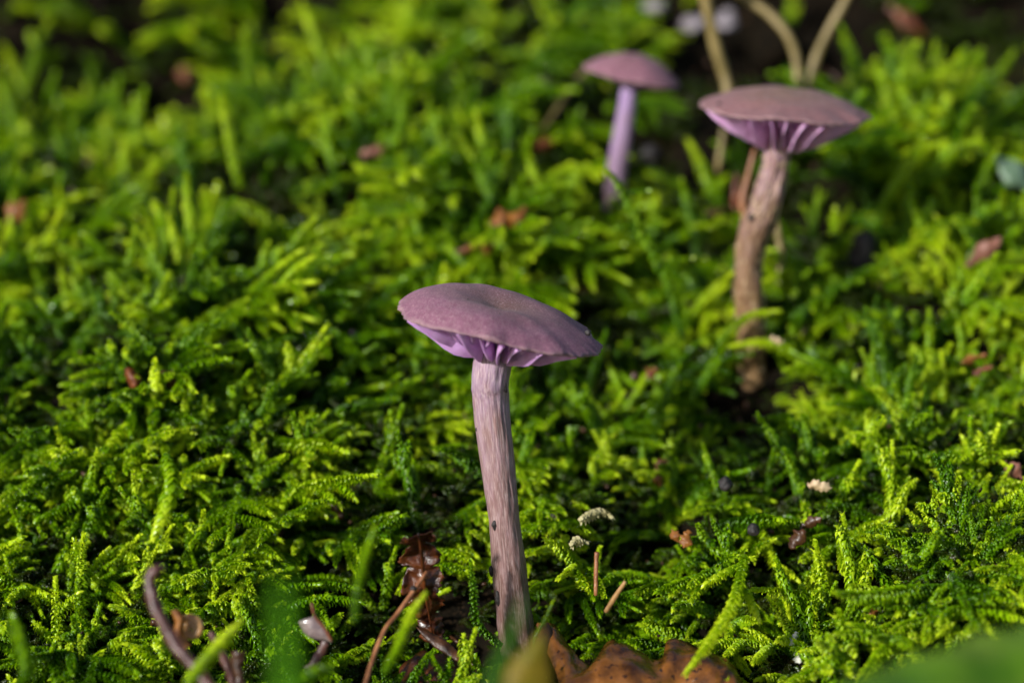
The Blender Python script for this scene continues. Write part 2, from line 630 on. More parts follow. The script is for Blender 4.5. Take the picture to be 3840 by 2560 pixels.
def ribbon(A, B, nt_, ns, bulge=0.0, crinkle=0.0, seed=0, thick=0.02, edge_noise=0.0):
    """a leaf: sheet between two 3-D edges, bulged and crinkled, with real thickness"""
    a = smooth_path(A, nt_)
    b = smooth_path(B, nt_)
    V = np.zeros((nt_, ns, 3))
    s = np.linspace(0, 1, ns)
    r = np.random.default_rng(seed)
    mid = (a + b) / 2
    t = np.gradient(mid, axis=0)
    w = b - a
    nrm = np.cross(t, w)
    nrm /= np.linalg.norm(nrm, axis=1)[:, None] + 1e-9
    view = CAM - mid.mean(0)
    if np.dot(nrm.mean(0), view) < 0:
        nrm = -nrm
    if edge_noise:
        en = edge_noise
        for arr, sg in ((a, -1), (b, 1)):
            k = np.convolve(r.uniform(-1, 1, nt_ + 2), [0.25, 0.5, 0.25], 'valid')
            wl = w / (np.linalg.norm(w, axis=1)[:, None] + 1e-9)
            arr += wl * (k * en * sg)[:, None]
    for i in range(nt_):
        for j in range(ns):
            p = a[i] * (1 - s[j]) + b[i] * s[j]
            h = bulge * math.sin(math.pi * s[j]) * np.linalg.norm(w[i])
            if crinkle:
                h += crinkle * (mnoise.noise(Vector(p * 1.6) + Vector((seed, 0, 0))) + 0.5 * mnoise.noise(Vector(p * 4.1)) + 0.28 * mnoise.noise(Vector(p * 9.0)))
            V[i, j] = p + nrm[i] * h
    top = V.reshape(-1, 3)
    nn = np.repeat(nrm, ns, axis=0)
    bot = top - nn * thick
    off = len(top)
    F = []
    for i in range(nt_ - 1):
        for j in range(ns - 1):
            q = (i * ns + j, i * ns + j + 1, (i + 1) * ns + j + 1, (i + 1) * ns + j)
            F.append(q)
            F.append(tuple(off + x for x in q[::-1]))
    rimidx = [(0, j) for j in range(ns)] + [(i, ns - 1) for i in range(1, nt_)] + [(nt_ - 1, j) for j in range(ns - 2, -1, -1)] + [(i, 0) for i in range(nt_ - 2, 0, -1)]
    ids = [i * ns + j for i, j in rimidx]
    for k in range(len(ids)):
        x, y = ids[k], ids[(k + 1) % len(ids)]
        F.append((y, x, off + x, off + y))
    return np.vstack([top, bot]), F


def leaf_thing(name, A, B, m, label, cat, lift=0.3, tilt=0.0, depth=None, nt_=24, ns=7, bulge=0.12, crinkle=0.05, seed=1, thick=0.015, edge_noise=0.02, group=None):
    """edges in photo pixels; the leaf lies at the ground's depth (less lift) at its middle and leans by tilt (cm of depth per 100 px downwards)"""
    cx = np.mean([q[0] for q in A + B])
    cy = np.mean([q[1] for q in A + B])
    d0 = depth if depth is not None else gd(cx, cy, lift + 1.1)
    f = lambda q: P(q[0], q[1], d0 + tilt * (q[1] - cy) / 100.0)
    V, F = ribbon([f(q) for q in A], [f(q) for q in B], nt_, ns, bulge, crinkle, seed, thick, edge_noise)
    return thing_mesh(name, V, F, m, label, cat, group)


_ico = {}


def ico(sub):
    if sub not in _ico:
        import bmesh
        bm = bmesh.new()
        bmesh.ops.create_icosphere(bm, subdivisions=sub, radius=1.0)
        V = np.array([v.co[:] for v in bm.verts])
        F = [tuple(v.index for v in f.verts) for f in bm.faces]
        bm.free()
        _ico[sub] = (V, F)
    return _ico[sub]


def clod(c, rad, seed, sub=3, rough=0.35, axis=(1, 1, 1), rot=0.0):
    V, F = ico(sub)
    o = Vector((seed * 3.1, seed * 1.7, 0))
    d = np.array([1 + rough * (mnoise.noise(Vector(v) * 1.4 + o) + 0.5 * mnoise.noise(Vector(v) * 3.6 + o)) for v in V])
    W = V * d[:, None] * np.asarray(axis) * rad
    ca, sa = math.cos(rot), math.sin(rot)
    Rm = np.array([[ca, 0, -sa], [0, 1, 0], [sa, 0, ca]])
    return W @ Rm.T + np.asarray(c), F


def clod_thing(name, px, py, rpx, m, label, cat, lift=0.25, axis=(1, 1, 1), rot=0.0, seed=1, rough=0.35, depth=None, sub=3, group=None):
    d = depth if depth is not None else gd(px, py, lift + 1.1)
    V, F = clod(P(px, py, d), rpx * K * d, seed, sub, rough, axis, rot)
    return thing_mesh(name, V, F, m, label, cat, group)


# ---------------------------------------------------------------- the ground
gx = np.concatenate([np.linspace(-260, -26, 14)[:-1], np.linspace(-26, 26, 210), np.linspace(26, 260, 14)[1:]])
gy = np.concatenate([np.linspace(-220, -12, 12)[:-1], np.linspace(-12, 34, 190), np.linspace(34, 320, 16)[1:]])
X, Y = np.meshgrid(gx, gy)
Z = H(X, Y) + 0.35 * fbm(X, Y, 5, 0.6)
V = np.stack([X, Y, Z], -1).reshape(-1, 3)
nx = len(gx)
F = [(j * nx + i, j * nx + i + 1, (j + 1) * nx + i + 1, (j + 1) * nx + i) for j in range(len(gy) - 1) for i in range(nx - 1)]
tag(link('ground', mesh('ground', V, F, M['soil'])), 'dark crumbly soil under the moss bank', kind='structure')

# ---------------------------------------------------------------- moss shoots
ROW_T = np.array([0.0, 0.28, 0.55, 0.8, 1.0])
ROW_W = np.array([0.20, 0.27, 0.21, 0.09, 0.0])


def leaves_on(path, Lfun, spacing, r, whorl=2, hook=1.0, tint0=0.2, tint1=1.0, droop=0.3, stem_r=0.02, spread=1.0):
    """leaves all round a path: returns verts (n,13,3) flattened, faces, tints"""
    seg = np.linalg.norm(np.diff(path, axis=0), axis=1)
    s = np.concatenate([[0], np.cumsum(seg)])
    total = s[-1]
    n = max(4, int(total / spacing))
    u = np.repeat(np.linspace(0.0, 1.0, n), whorl)
    pos = np.stack([np.interp(u * total, s, path[:, k]) for k in range(3)], 1)
    t, nn, b = frames(path, (0.3, -0.2, 1.0))
    T = np.stack([np.interp(u * total, s, t[:, k]) for k in range(3)], 1)
    Nn = np.stack([np.interp(u * total, s, nn[:, k]) for k in range(3)], 1)
    Bb = np.cross(T, Nn)
    m = len(u)
    ang = np.arange(m) * 2.399 + r.uniform(-0.35, 0.35, m)
    O = np.cos(ang)[:, None] * Nn + np.sin(ang)[:, None] * Bb
    Sd = np.cross(T, O)
    L = np.array([Lfun(x) for x in u]) * r.uniform(0.8, 1.2, m)
    hk = hook * r.uniform(0.6, 1.3, m)
    tipin = np.clip((u - 0.86) / 0.14, 0, 1)            # leaves close up to a bud at the tip
    V = np.zeros((m, 13, 3))
    k = 0
    up = np.array([0, 0, 1.0])
    for row in range(5):
        tt = ROW_T[row]
        o = (1.05 * tt - 0.42 * tt ** 2.2) * (1 - 0.55 * tipin) * spread * 0.74
        a = (0.80 * tt - 0.62 * hk * tt ** 2.4) + 0.7 * tipin * tt
        c = pos + L[:, None] * (o[:, None] * O + a[:, None] * T) - up * (L * droop * tt ** 2)[:, None] + O * stem_r
        if row == 4:
            V[:, k] = c
            k += 1
        else:
            wd = L * ROW_W[row]
            cup = 0.45 * wd
            back = (-0.55 * T - 0.45 * O) * -1.0
            V[:, k] = c - Sd * wd[:, None] - O * cup[:, None]
            V[:, k + 1] = c + T * (0.05 * L)[:, None]
            V[:, k + 2] = c + Sd * wd[:, None] - O * cup[:, None]
            k += 3
    base = np.array([[0, 1, 4, 3], [1, 2, 5, 4], [3, 4, 7, 6], [4, 5, 8, 7], [6, 7, 10, 9], [7, 8, 11, 10]])
    tri = np.array([[9, 10, 12], [10, 11, 12]])
    off = (np.arange(m) * 13)[:, None, None]
    Q = (base[None] + off).reshape(-1, 4)
    Tt = (tri[None] + off).reshape(-1, 3)
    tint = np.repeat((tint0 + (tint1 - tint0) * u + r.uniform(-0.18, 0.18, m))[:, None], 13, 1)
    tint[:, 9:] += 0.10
    return V.reshape(-1, 3), Q.tolist() + Tt.tolist(), tint.ravel()


class Bag:
    def __init__(self):
        self.V, self.F, self.T, self.MI, self.n = [], [], [], [], 0

    def add(self, V, F, T, mi=0):
        self.V.append(np.asarray(V))
        o = self.n
        self.F += [tuple(x + o for x in f) for f in F]
        self.T.append(np.asarray(T))
        self.MI += [mi] * len(F)
        self.n += len(V)

    def out(self):
        return np.vstack(self.V), self.F, np.concatenate(self.T), self.MI


def strand(bag, path, r, leaf=0.17, spacing=0.030, t0=0.3, t1=1.0, hook=1.0, taper=True, whorl=3, droop=0.3, dew=2):
    lf = (lambda x: leaf * (0.80 + 0.35 * math.sin(math.pi * min(1, x * 1.1)) - (0.16 * max(0, x - 0.75) / 0.25 if taper else 0)))
    V, F, T = leaves_on(path, lf, spacing, r, whorl, hook, t0, t1, droop)
    bag.add(V, F, T)
    n = max(4, len(path) // 2)
    Vt, Ft = tube(path, [0.026, 0.014], 5, n, 0.0, 1)
    bag.add(Vt, Ft, np.full(len(Vt), t0 * 0.5 - 0.1))
    IV, IF = ico(2)
    for _ in range(dew):
        i = r.integers(len(V) // 3, len(V)) // 13 * 13 + r.choice([12, 10, 7])
        q = V[min(i, len(V) - 1)]
        rad = r.uniform(0.007, 0.017)
        bag.add(IV * rad + q, IF, np.full(len(IV), 0.5), 1)


def arc(p0, d0, bend, length, n, r, wob=0.25):
    """a path from p0 heading d0 that turns gradually towards bend"""
    p, d = np.array(p0, float), np.array(d0, float)
    d /= np.linalg.norm(d)
    st = length / (n - 1)
    out = [p.copy()]
    w1 = r.normal(size=3) * wob
    for i in range(n - 1):
        d = d + (np.asarray(bend) + w1 * math.sin(i * 0.9)) * st
        d /= np.linalg.norm(d)
        p = p + d * st
        out.append(p.copy())
    return np.array(out)


def make_shoot(r, kind):
    bag = Bag()
    if kind == 'arch':                                   # creeping, bending over
        L = r.uniform(1.9, 2.7)
        path = arc((0, 0, -0.5), (0.35, 0, 1), (0.75, 0, -0.42), L, 22, r)
        nb, bl = r.integers(5, 8), 0.8
    elif kind == 'erect':
        L = r.uniform(1.6, 2.3)
        path = arc((0, 0, -0.6), (0.15, 0, 1), (0.16, 0.0, 0.0), L, 20, r)
        nb, bl = r.integers(3, 6), 0.65
    elif kind == 'rope':                                 # thick cord, hardly branched
        L = r.uniform(1.5, 2.1)
        path = arc((0, 0, -0.5), (0.5, 0, 1), (0.6, 0.1, -0.25), L, 20, r)
        nb, bl = r.integers(1, 3), 0.5
    elif kind == 'under':                                # dead-brown shoots low in the mat, darkened to imitate shade in gaps
        L = r.uniform(1.2, 1.6)
        path = arc((0, 0, -0.3), (0.5, 0, 1), (0.7, 0, -0.5), L, 14, r)
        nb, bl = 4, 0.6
    else:                                                # flat frond
        L = r.uniform(1.8, 2.4)
        path = arc((0, 0, -0.4), (0.8, 0, 0.8), (0.35, 0.05, -0.25), L, 20, r)
        nb, bl = r.integers(6, 9), 0.85
    lf = {'arch': 0.138, 'erect': 0.142, 'rope': 0.172, 'frond': 0.125, 'under': 0.14}[kind]
    hook = r.uniform(0.8, 1.5)
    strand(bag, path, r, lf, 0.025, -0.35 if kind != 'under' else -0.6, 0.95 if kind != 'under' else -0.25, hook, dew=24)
    side = 1
    for k in range(nb):
        f = 0.30 + 0.60 * (k + 0.5) / nb
        i = int(f * (len(path) - 1))
        t = path[i + 1] - path[i]
        t /= np.linalg.norm(t)
        lat = np.cross(t, (0, 0, 1.0)) + r.normal(size=3) * 0.15
        lat /= np.linalg.norm(lat) + 1e-6
        d = t * 0.75 + lat * side * r.uniform(0.7, 1.1) + np.array([0, 0, r.uniform(0.0, 0.35)])
        ln = bl * r.uniform(0.7, 1.25) * (1.15 - 0.75 * abs(f - 0.45) / 0.55)
        bp = arc(path[i], d, (0.2, 0, -0.5), max(0.3, ln), 10, r)
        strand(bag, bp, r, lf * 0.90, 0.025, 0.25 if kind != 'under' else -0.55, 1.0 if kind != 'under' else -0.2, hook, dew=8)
        side = -side
    return bag.out()


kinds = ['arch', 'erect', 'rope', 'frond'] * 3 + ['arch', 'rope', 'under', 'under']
protos = []
for i, k in enumerate(kinds):
    protos.append(make_shoot(np.random.default_rng(100 + i), k))
KI = {k: [i for i, q in enumerate(kinds) if q == k] for k in set(kinds)}

# scatter points over the bank
SPARSE = [  # px, py, radius cm, share of shoots removed
    (1150, 1520, 0.7, 0.7), (250, 1400, 0.8, 0.7), (3330, 1010, 0.9, 0.97), (2350, 2130, 0.9, 0.85), (3080, 2330, 0.65, 0.95), (2440, 2060, .6, .8),
    (3240, 2050, 0.5, 0.9), (2560, 130, 2.6, 1.0), (2850, 200, 2.6, 1.0), (3020, 320, 1.5, .95), (2700, 380, 1.4, 1), (2480, 330, 1.3, .95), (3560, 300, 1.8, 0.6), (1760, 2480, 0.8, 0.95), (1950, 2520, 0.55, 1.0),
    (300, 260, 3.2, 0.55), (850, 60, 2.4, .6), (3600, 150, 3.0, .9), (2300, 2540, 1.2, 1.0), (2600, 2600, 1.1, .95), (1200, 2500, 0.8, 0.6), (2300, 2500, 1.0, 0.8), (950, 150, 1.0, .7), (320, 130, 1.2, .7), (780, 420, 1.1, .75), (2000, 2200, .5, .6),
    (2280, 1180, .7, .85), (2050, 1300, .6, .6), (900, 1290, .6, .8), (640, 1330, .4, .8), (3100, 780, .6, .6), (2820, 1390, .35, .95), (2300, 940, 1.3, 1.0), (2300, 1080, .8, .9), (2820, 1480, 1.1, 1.0), (2820, 1640, .9, .9), (2900, 1560, .6, .6), (2780, 1400, .5, .8),
    (1690, 2050, .5, .4), (3700, 1800, .6, .6), (3450, 1800, .5, .5), (1620, 2250, .55, 0.9), (60, 1350, .7, .7), (1350, 780, .5, .6), (3650, 420, 1.2, .5)]
_S = [(G(a, b + 110)[:2], r * 1.05, k) for a, b, r, k in SPARSE]
ymin, ymax = -5.5, 25.5
n_try = 25000
py_ = rng.uniform(ymin, ymax, n_try)
half = (py_ - CAM[1]) * 0.2 * 1.28 + 1.2
hmax = (ymax - CAM[1]) * 0.2 * 1.28 + 1.2
px_ = rng.uniform(-hmax, hmax, n_try) + CAM[0]
keep = np.abs(px_ - CAM[0]) < half
keep &= rng.uniform(0, 1, n_try) < (0.78 + 2.0 * fbm(px_, py_, 9, 1.5) - 0.62 * np.clip((py_ - 7) / 7, 0, 1) - 0.05)
for c, r_, k in _S:
    d2 = ((px_ - c[0]) ** 2 + ((py_ - c[1]) * 0.62) ** 2) / (r_ * r_)
    keep &= rng.uniform(0, 1, n_try) > k * np.exp(-d2 ** 1.5)
px_, py_ = px_[keep], py_[keep]
pz_ = H(px_, py_) - 0.05
npt = len(px_)
dirf = fbm(px_, py_, 21, 3.5) * 9.0                      # neighbours lean alike
yaw = dirf + rng.normal(0, 0.9, npt)
far = np.clip((py_ - 4) / 10, 0, 1)
choice = rng.uniform(0, 1, npt)
pe, pa, pr = 0.20 + 0.04 * far, 0.30 - 0.03 * far, 0.26
kk = np.where(choice < pe, 0, np.where(choice < pe + pa, 1, np.where(choice < pe + pa + pr, 2, 3)))
names = ['erect', 'arch', 'rope', 'frond']
pick = np.array([KI[names[k]][rng.integers(len(KI[names[k]]))] for k in kk])
old = rng.uniform(0, 1, npt) < 0.05
pick[old] = rng.choice(KI['under'], int(old.sum()))
tx = R(-16) + rng.normal(0, 0.25, npt)
nun = 7000                                               # understorey filling the gaps; its dark tint stands in for shade there
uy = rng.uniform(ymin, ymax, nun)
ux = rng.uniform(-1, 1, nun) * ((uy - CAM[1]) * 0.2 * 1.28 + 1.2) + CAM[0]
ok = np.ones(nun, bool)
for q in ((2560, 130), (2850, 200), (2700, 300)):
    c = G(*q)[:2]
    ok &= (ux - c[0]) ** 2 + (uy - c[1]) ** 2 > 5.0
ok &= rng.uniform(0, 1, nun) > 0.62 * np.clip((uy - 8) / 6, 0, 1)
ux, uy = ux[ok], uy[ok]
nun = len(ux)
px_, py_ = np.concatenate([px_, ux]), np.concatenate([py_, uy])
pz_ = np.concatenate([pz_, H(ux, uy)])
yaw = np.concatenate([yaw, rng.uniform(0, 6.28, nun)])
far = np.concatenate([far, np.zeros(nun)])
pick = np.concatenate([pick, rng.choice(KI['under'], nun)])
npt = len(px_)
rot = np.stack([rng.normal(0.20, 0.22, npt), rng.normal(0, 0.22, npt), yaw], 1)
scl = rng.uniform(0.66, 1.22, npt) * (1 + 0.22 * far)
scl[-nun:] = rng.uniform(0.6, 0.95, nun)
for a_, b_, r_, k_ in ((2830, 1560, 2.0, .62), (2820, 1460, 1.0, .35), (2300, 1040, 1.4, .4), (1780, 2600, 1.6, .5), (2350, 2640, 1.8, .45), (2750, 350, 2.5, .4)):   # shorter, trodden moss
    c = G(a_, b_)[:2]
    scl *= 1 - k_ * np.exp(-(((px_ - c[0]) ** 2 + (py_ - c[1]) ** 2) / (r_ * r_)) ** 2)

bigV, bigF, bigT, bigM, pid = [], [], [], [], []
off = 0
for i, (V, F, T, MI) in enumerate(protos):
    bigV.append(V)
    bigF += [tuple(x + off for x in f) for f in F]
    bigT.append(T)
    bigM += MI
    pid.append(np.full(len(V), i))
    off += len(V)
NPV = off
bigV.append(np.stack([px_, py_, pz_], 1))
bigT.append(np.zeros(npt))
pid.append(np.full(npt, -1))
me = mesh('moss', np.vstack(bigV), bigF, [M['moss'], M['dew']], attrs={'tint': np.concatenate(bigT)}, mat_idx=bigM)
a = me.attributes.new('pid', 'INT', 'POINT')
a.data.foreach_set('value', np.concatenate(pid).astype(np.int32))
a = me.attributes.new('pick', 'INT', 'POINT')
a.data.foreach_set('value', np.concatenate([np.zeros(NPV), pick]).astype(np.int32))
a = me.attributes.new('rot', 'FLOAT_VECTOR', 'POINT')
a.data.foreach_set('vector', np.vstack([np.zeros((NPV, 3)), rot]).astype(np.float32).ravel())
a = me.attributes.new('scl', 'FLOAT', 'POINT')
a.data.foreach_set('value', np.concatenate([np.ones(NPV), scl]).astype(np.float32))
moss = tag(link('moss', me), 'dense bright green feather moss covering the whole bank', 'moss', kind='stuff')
ng = bpy.data.node_groups.new('moss_scatter', 'GeometryNodeTree')
ng.interface.new_socket('Geometry', in_out='INPUT', socket_type='NodeSocketGeometry')
ng.interface.new_socket('Geometry', in_out='OUTPUT', socket_type='NodeSocketGeometry')
N_, L_ = ng.nodes, ng.links
gi, go = N_.new('NodeGroupInput'), N_.new('NodeGroupOutput')


def named(name, typ):
    n = N_.new('GeometryNodeInputNamedAttribute')
    n.data_type = typ
    n.inputs['Name'].default_value = name
    return n.outputs['Attribute']


cmp_ = N_.new('FunctionNodeCompare')
cmp_.data_type = 'INT'
cmp_.operation = 'GREATER_EQUAL'
ins = [s for s in cmp_.inputs if s.enabled]
L_.new(named('pid', 'INT'), ins[0])
ins[1].default_value = 0
sep = N_.new('GeometryNodeSeparateGeometry')
L_.new(gi.outputs[0], sep.inputs[0])
L_.new(cmp_.outputs[0], sep.inputs['Selection'])
spl = N_.new('GeometryNodeSplitToInstances')
L_.new(sep.outputs['Selection'], spl.inputs[0])
L_.new(named('pid', 'INT'), spl.inputs['Group ID'])
iop = N_.new('GeometryNodeInstanceOnPoints')
L_.new(sep.outputs['Inverted'], iop.inputs['Points'])
L_.new(spl.outputs[0], iop.inputs['Instance'])
iop.inputs['Pick Instance'].default_value = True
L_.new(named('pick', 'INT'), iop.inputs['Instance Index'])
e2r = N_.new('FunctionNodeEulerToRotation')
L_.new(named('rot', 'FLOAT_VECTOR'), e2r.inputs[0])
L_.new(e2r.outputs[0], iop.inputs['Rotation'])
L_.new(named('scl', 'FLOAT'), iop.inputs['Scale'])
L_.new(iop.outputs[0], go.inputs[0])
md = moss.modifiers.new('scatter', 'NODES')
md.node_group = ng
print('moss shoots', npt, 'proto faces', len(bigF))

# ---------------------------------------------------------------- mushrooms


def ang_diff(a, b):
    return (a - b + math.pi) % (2 * math.pi) - math.pi


def make_mushroom(c_px, c_py, depth, Rpx, roll, tip, spec, stem_px, stem_w, stem_depths, mats, label, foot, seed, ngill=24, fleck=0):
    """spec: hc dome height, dimple, lift/short of the front margin, gill drop; all as shares of the radius R"""
    r = np.random.default_rng(seed)
    C = P(c_px, c_py, depth)
    Rr = Rpx * K * depth
    root = bpy.data.objects.new('mushroom', None)
    COL.objects.link(root)
    root.location = foot
    root.empty_display_size = 0.5
    tag(root, label, 'mushroom', 'violet mushrooms growing out of the moss')
    # cap frame: x right, y away, z up, rolled in the picture plane and tipped
    Rm = np.array(Matrix.Rotation(R(roll), 3, 'Y') @ Matrix.Rotation(R(tip), 3, 'X'))
    ph = r.uniform(0, 6.28, 5)
    front = -math.pi / 2 + spec.get('front_turn', 0.0)

    def fr(th):
        return math.exp(-(ang_diff(th, front) / spec.get('front_w', 0.95)) ** 2)

    def rad(th):
        k = 1 - spec['short'] * fr(th) + 0.018 * math.sin(3 * th + ph[0]) + 0.012 * math.sin(7 * th + ph[1]) 
        for a0, w0, d0 in spec.get('notch', []):
            k -= d0 * math.exp(-(ang_diff(th, a0) / w0) ** 2)
        return Rr * k

    def lift(th):
        return Rr * (spec['lift'] * fr(th) + 0.02 * math.sin(2 * th + ph[4]) + 0.012 * math.sin(5 * th + ph[2]))

    def ztop(rho, th):
        side = 0.5 + 0.5 * math.cos(ang_diff(th, spec.get('full', math.pi)))   # fuller shoulder on one side
        ex = 2.0 + spec.get('shoulder', 2.2) * side
        d = (1 - rho ** ex) * spec['hc'] - spec['dimple'] * math.exp(-(rho / 0.30) ** 2)
        return Rr * d + lift(th) * rho ** 2.5

    def zunder(rho, th):
        return ztop(rho, th) - Rr * (0.03 + 0.20 * (1 - rho) ** 0.8)

    def zlow(rho, th):
        q = min(1, max(0, (rho - 0.30) / 0.70))
        g = (1 - q ** 1.35)
        return lift(th) * rho ** 2.5 - Rr * spec['drop'] * g - Rr * 0.02

    # cap skin: top, rolled edge, underside
    nr, na = 46, 160
    V, F, A = [], [], []
    prof = [(x, 't') for x in np.linspace(0.0, 1.0, nr) ** 0.85][1:] + [(1.006, 'e')] + [(x, 'u') for x in np.linspace(0.985, 0.12, 16)]
    for rho, w_ in prof:
        for k in range(na):
            th = 2 * math.pi * k / na
            rr = rad(th) * rho * (1 + rho ** 14 * (0.011 * math.sin(17 * th + ph[2]) + 0.009 * math.sin(41 * th + ph[3]) + 0.010 * mnoise.noise(Vector((math.cos(th) * 9, math.sin(th) * 9, seed)))))
            if w_ == 't':
                z = ztop(rho, th) + Rr * (0.014 * mnoise.noise(Vector((math.cos(th) * rho * 4, math.sin(th) * rho * 4, seed))) + 0.016 * rho ** 6 * math.sin(11 * th + ph[1]) * math.sin(3 * th + ph[0]))
            elif w_ == 'e':
                z = ztop(1.0, th) - Rr * 0.018
            else:
                z = zunder(rho, th)
            V.append((rr * math.cos(th), rr * math.sin(th), z))
            A.append(rho)
    V.insert(0, (0, 0, ztop(0, 0)))
    A.insert(0, 0)
    for k in range(na):
        F.append((0, 1 + k, 1 + (k + 1) % na))
    for i in range(len(prof) - 1):
        for k in range(na):
            k2 = (k + 1) % na
            F.append((1 + i * na + k, 1 + (i + 1) * na + k, 1 + (i + 1) * na + k2, 1 + i * na + k2))
    nu = na + (nr - 1) * na
    mi = [1 if min(f) > nu + na else 0 for f in F]
    loc = lambda v: np.asarray(v) @ Rm.T + C - foot
    capo = link('cap', mesh('cap', loc(V), F, [mats['cap'], M['shaded_flesh']], attrs={'rho': A}, mat_idx=mi), root)

    # gills: every blade its own part
    def gill(th, r0, r1, dep, lean):
        nrr, nz = 9, 3
        gv, gf = [], []
        thick = Rr * 0.017 * r.uniform(0.8, 1.25)
        pw = r.uniform(0, 6.28)
        for sgn in (1, -1):
            for i in range(nrr):
                q = i / (nrr - 1)
                rho = r0 + (r1 - r0) * q
                zt = zunder(rho, th) + Rr * 0.012
                zl = zlow(rho, th)
                zl = zt + (zl - zt) * dep * (1 if dep > 0.95 else math.sin(math.pi * min(1, 0.15 + 0.85 * q)) ** 0.5)
                zl += Rr * 0.012 * math.sin(q * 11 + pw)
                zl = min(zl, zt - Rr * 0.01)
                for j in range(nz):
                    s_ = j / (nz - 1)
                    z = zt + (zl - zt) * s_
                    rr = rad(th) * rho
                    off_ = lean * s_ * (zt - zl) + Rr * 0.020 * s_ * math.sin(q * 7 + pw) + sgn * thick * (1 - 0.55 * s_ ** 2)
                    gv.append((rr * math.cos(th) - off_ * math.sin(th), rr * math.sin(th) + off_ * math.cos(th), z))
        o2 = nrr * nz
        for i in range(nrr - 1):
            for j in range(nz - 1):
                q = (i * nz + j, i * nz + j + 1, (i + 1) * nz + j + 1, (i + 1) * nz + j)
                gf.append(q)
                gf.append(tuple(o2 + x for x in q[::-1]))
            gf.append((i * nz + nz - 1, o2 + i * nz + nz - 1, o2 + (i + 1) * nz + nz - 1, (i + 1) * nz + nz - 1))
        gf.append(tuple(range(nz)) + tuple(o2 + x for x in range(nz - 1, -1, -1)))
        link('gill', mesh('gill', loc(gv), gf, mats['gill']), root)

    for k in range(ngill):
        th = 2 * math.pi * (k + r.uniform(-0.18, 0.18)) / ngill
        gill(th, 0.13, 0.965, 1.0 * r.uniform(0.93, 1.08) if r.uniform() > .15 else 0.8, r.uniform(-0.25, 0.25))
        gill(th + math.pi / ngill * r.uniform(0.8, 1.2), r.uniform(0.42, 0.72), 0.965, r.uniform(0.45, 0.8), r.uniform(-0.2, 0.2))

    # stem
    pts = [C + np.array([0, 0, 0.0]) + Rm @ np.array([0, 0, Rr * 0.10])]
    pts += [P(a, b, d) for (a, b), d in zip(stem_px, stem_depths)]
    n, sg = 200, 64
    path = smooth_path(pts, n)
    wq = [stem_w[0] * 1.10] + list(stem_w)
    dd = [depth] + list(stem_depths)
    rads = smooth_path([[w0 * 0.5 * K * d0] for w0, d0 in zip(wq, dd)], n)[:, 0]
    t, nn, b = frames(path)
    V, F, A, U = [], [], [], []
    for i in range(n):
        f = i / (n - 1)
        for k in range(sg):
            a_ = 2 * math.pi * k / sg
            ca, sa = math.cos(a_), math.sin(a_)
            groove = mnoise.noise(Vector((ca * 4.5, sa * 4.5, f * 4 + seed * 5)))
            lump = mnoise.noise(Vector((ca * 1.3, sa * 1.3, f * 9 + seed)))
            fine = mnoise.noise(Vector((ca * 9, sa * 9, f * 22 + seed)))
            m_ = 1 + spec.get('groove', 0.05) * groove + spec.get('lump', 0.03) * lump + spec.get('fine', 0.02) * fine
            V.append(path[i] + rads[i] * m_ * (ca * nn[i] + sa * b[i]) - foot)
            A.append(f)
            U.append((k / sg, f))
    for i in range(n - 1):
        for k in range(sg):
            k2 = (k + 1) % sg
            F.append((i * sg + k, (i + 1) * sg + k, (i + 1) * sg + k2, i * sg + k2))
    F.append(tuple(range(sg)))
    F.append(tuple(range((n - 1) * sg, n * sg))[::-1])
    st = link('stem', mesh('stem', V, F, mats['stem'], attrs={'rho': A}, uv=U), root)
    if fleck:                                             # raised pale scales on the stem, one mesh
        fv, ff, o_ = [], [], 0
        for _ in range(fleck):
            i = r.integers(20, n - 14)
            a_ = r.uniform(0, 2 * math.pi)
            d = math.cos(a_) * nn[i] + math.sin(a_) * b[i]
            s2 = np.cross(t[i], d)
            c = path[i] + d * rads[i] * 0.99 - foot
            ln, wd = r.uniform(0.02, 0.075), r.uniform(0.010, 0.026)
            q = [c - t[i] * ln, c - s2 * wd + d * .01, c + t[i] * ln + d * r.uniform(0.01, 0.035), c + s2 * wd + d * .01, c + d * 0.028]
            fv += q
            ff += [(o_, o_ + 4, o_ + 1), (o_ + 1, o_ + 4, o_ + 2), (o_ + 2, o_ + 4, o_ + 3), (o_ + 3, o_ + 4, o_)]
            o_ += 5
        tag(link('scales', mesh('scales', fv, ff, mats['fleck']), st), kind='stuff')
    return root, dict(path=path, rads=rads, C=C, Rm=Rm, Rr=Rr, ztop=ztop, rad=rad, t=t, n=nn, b=b)


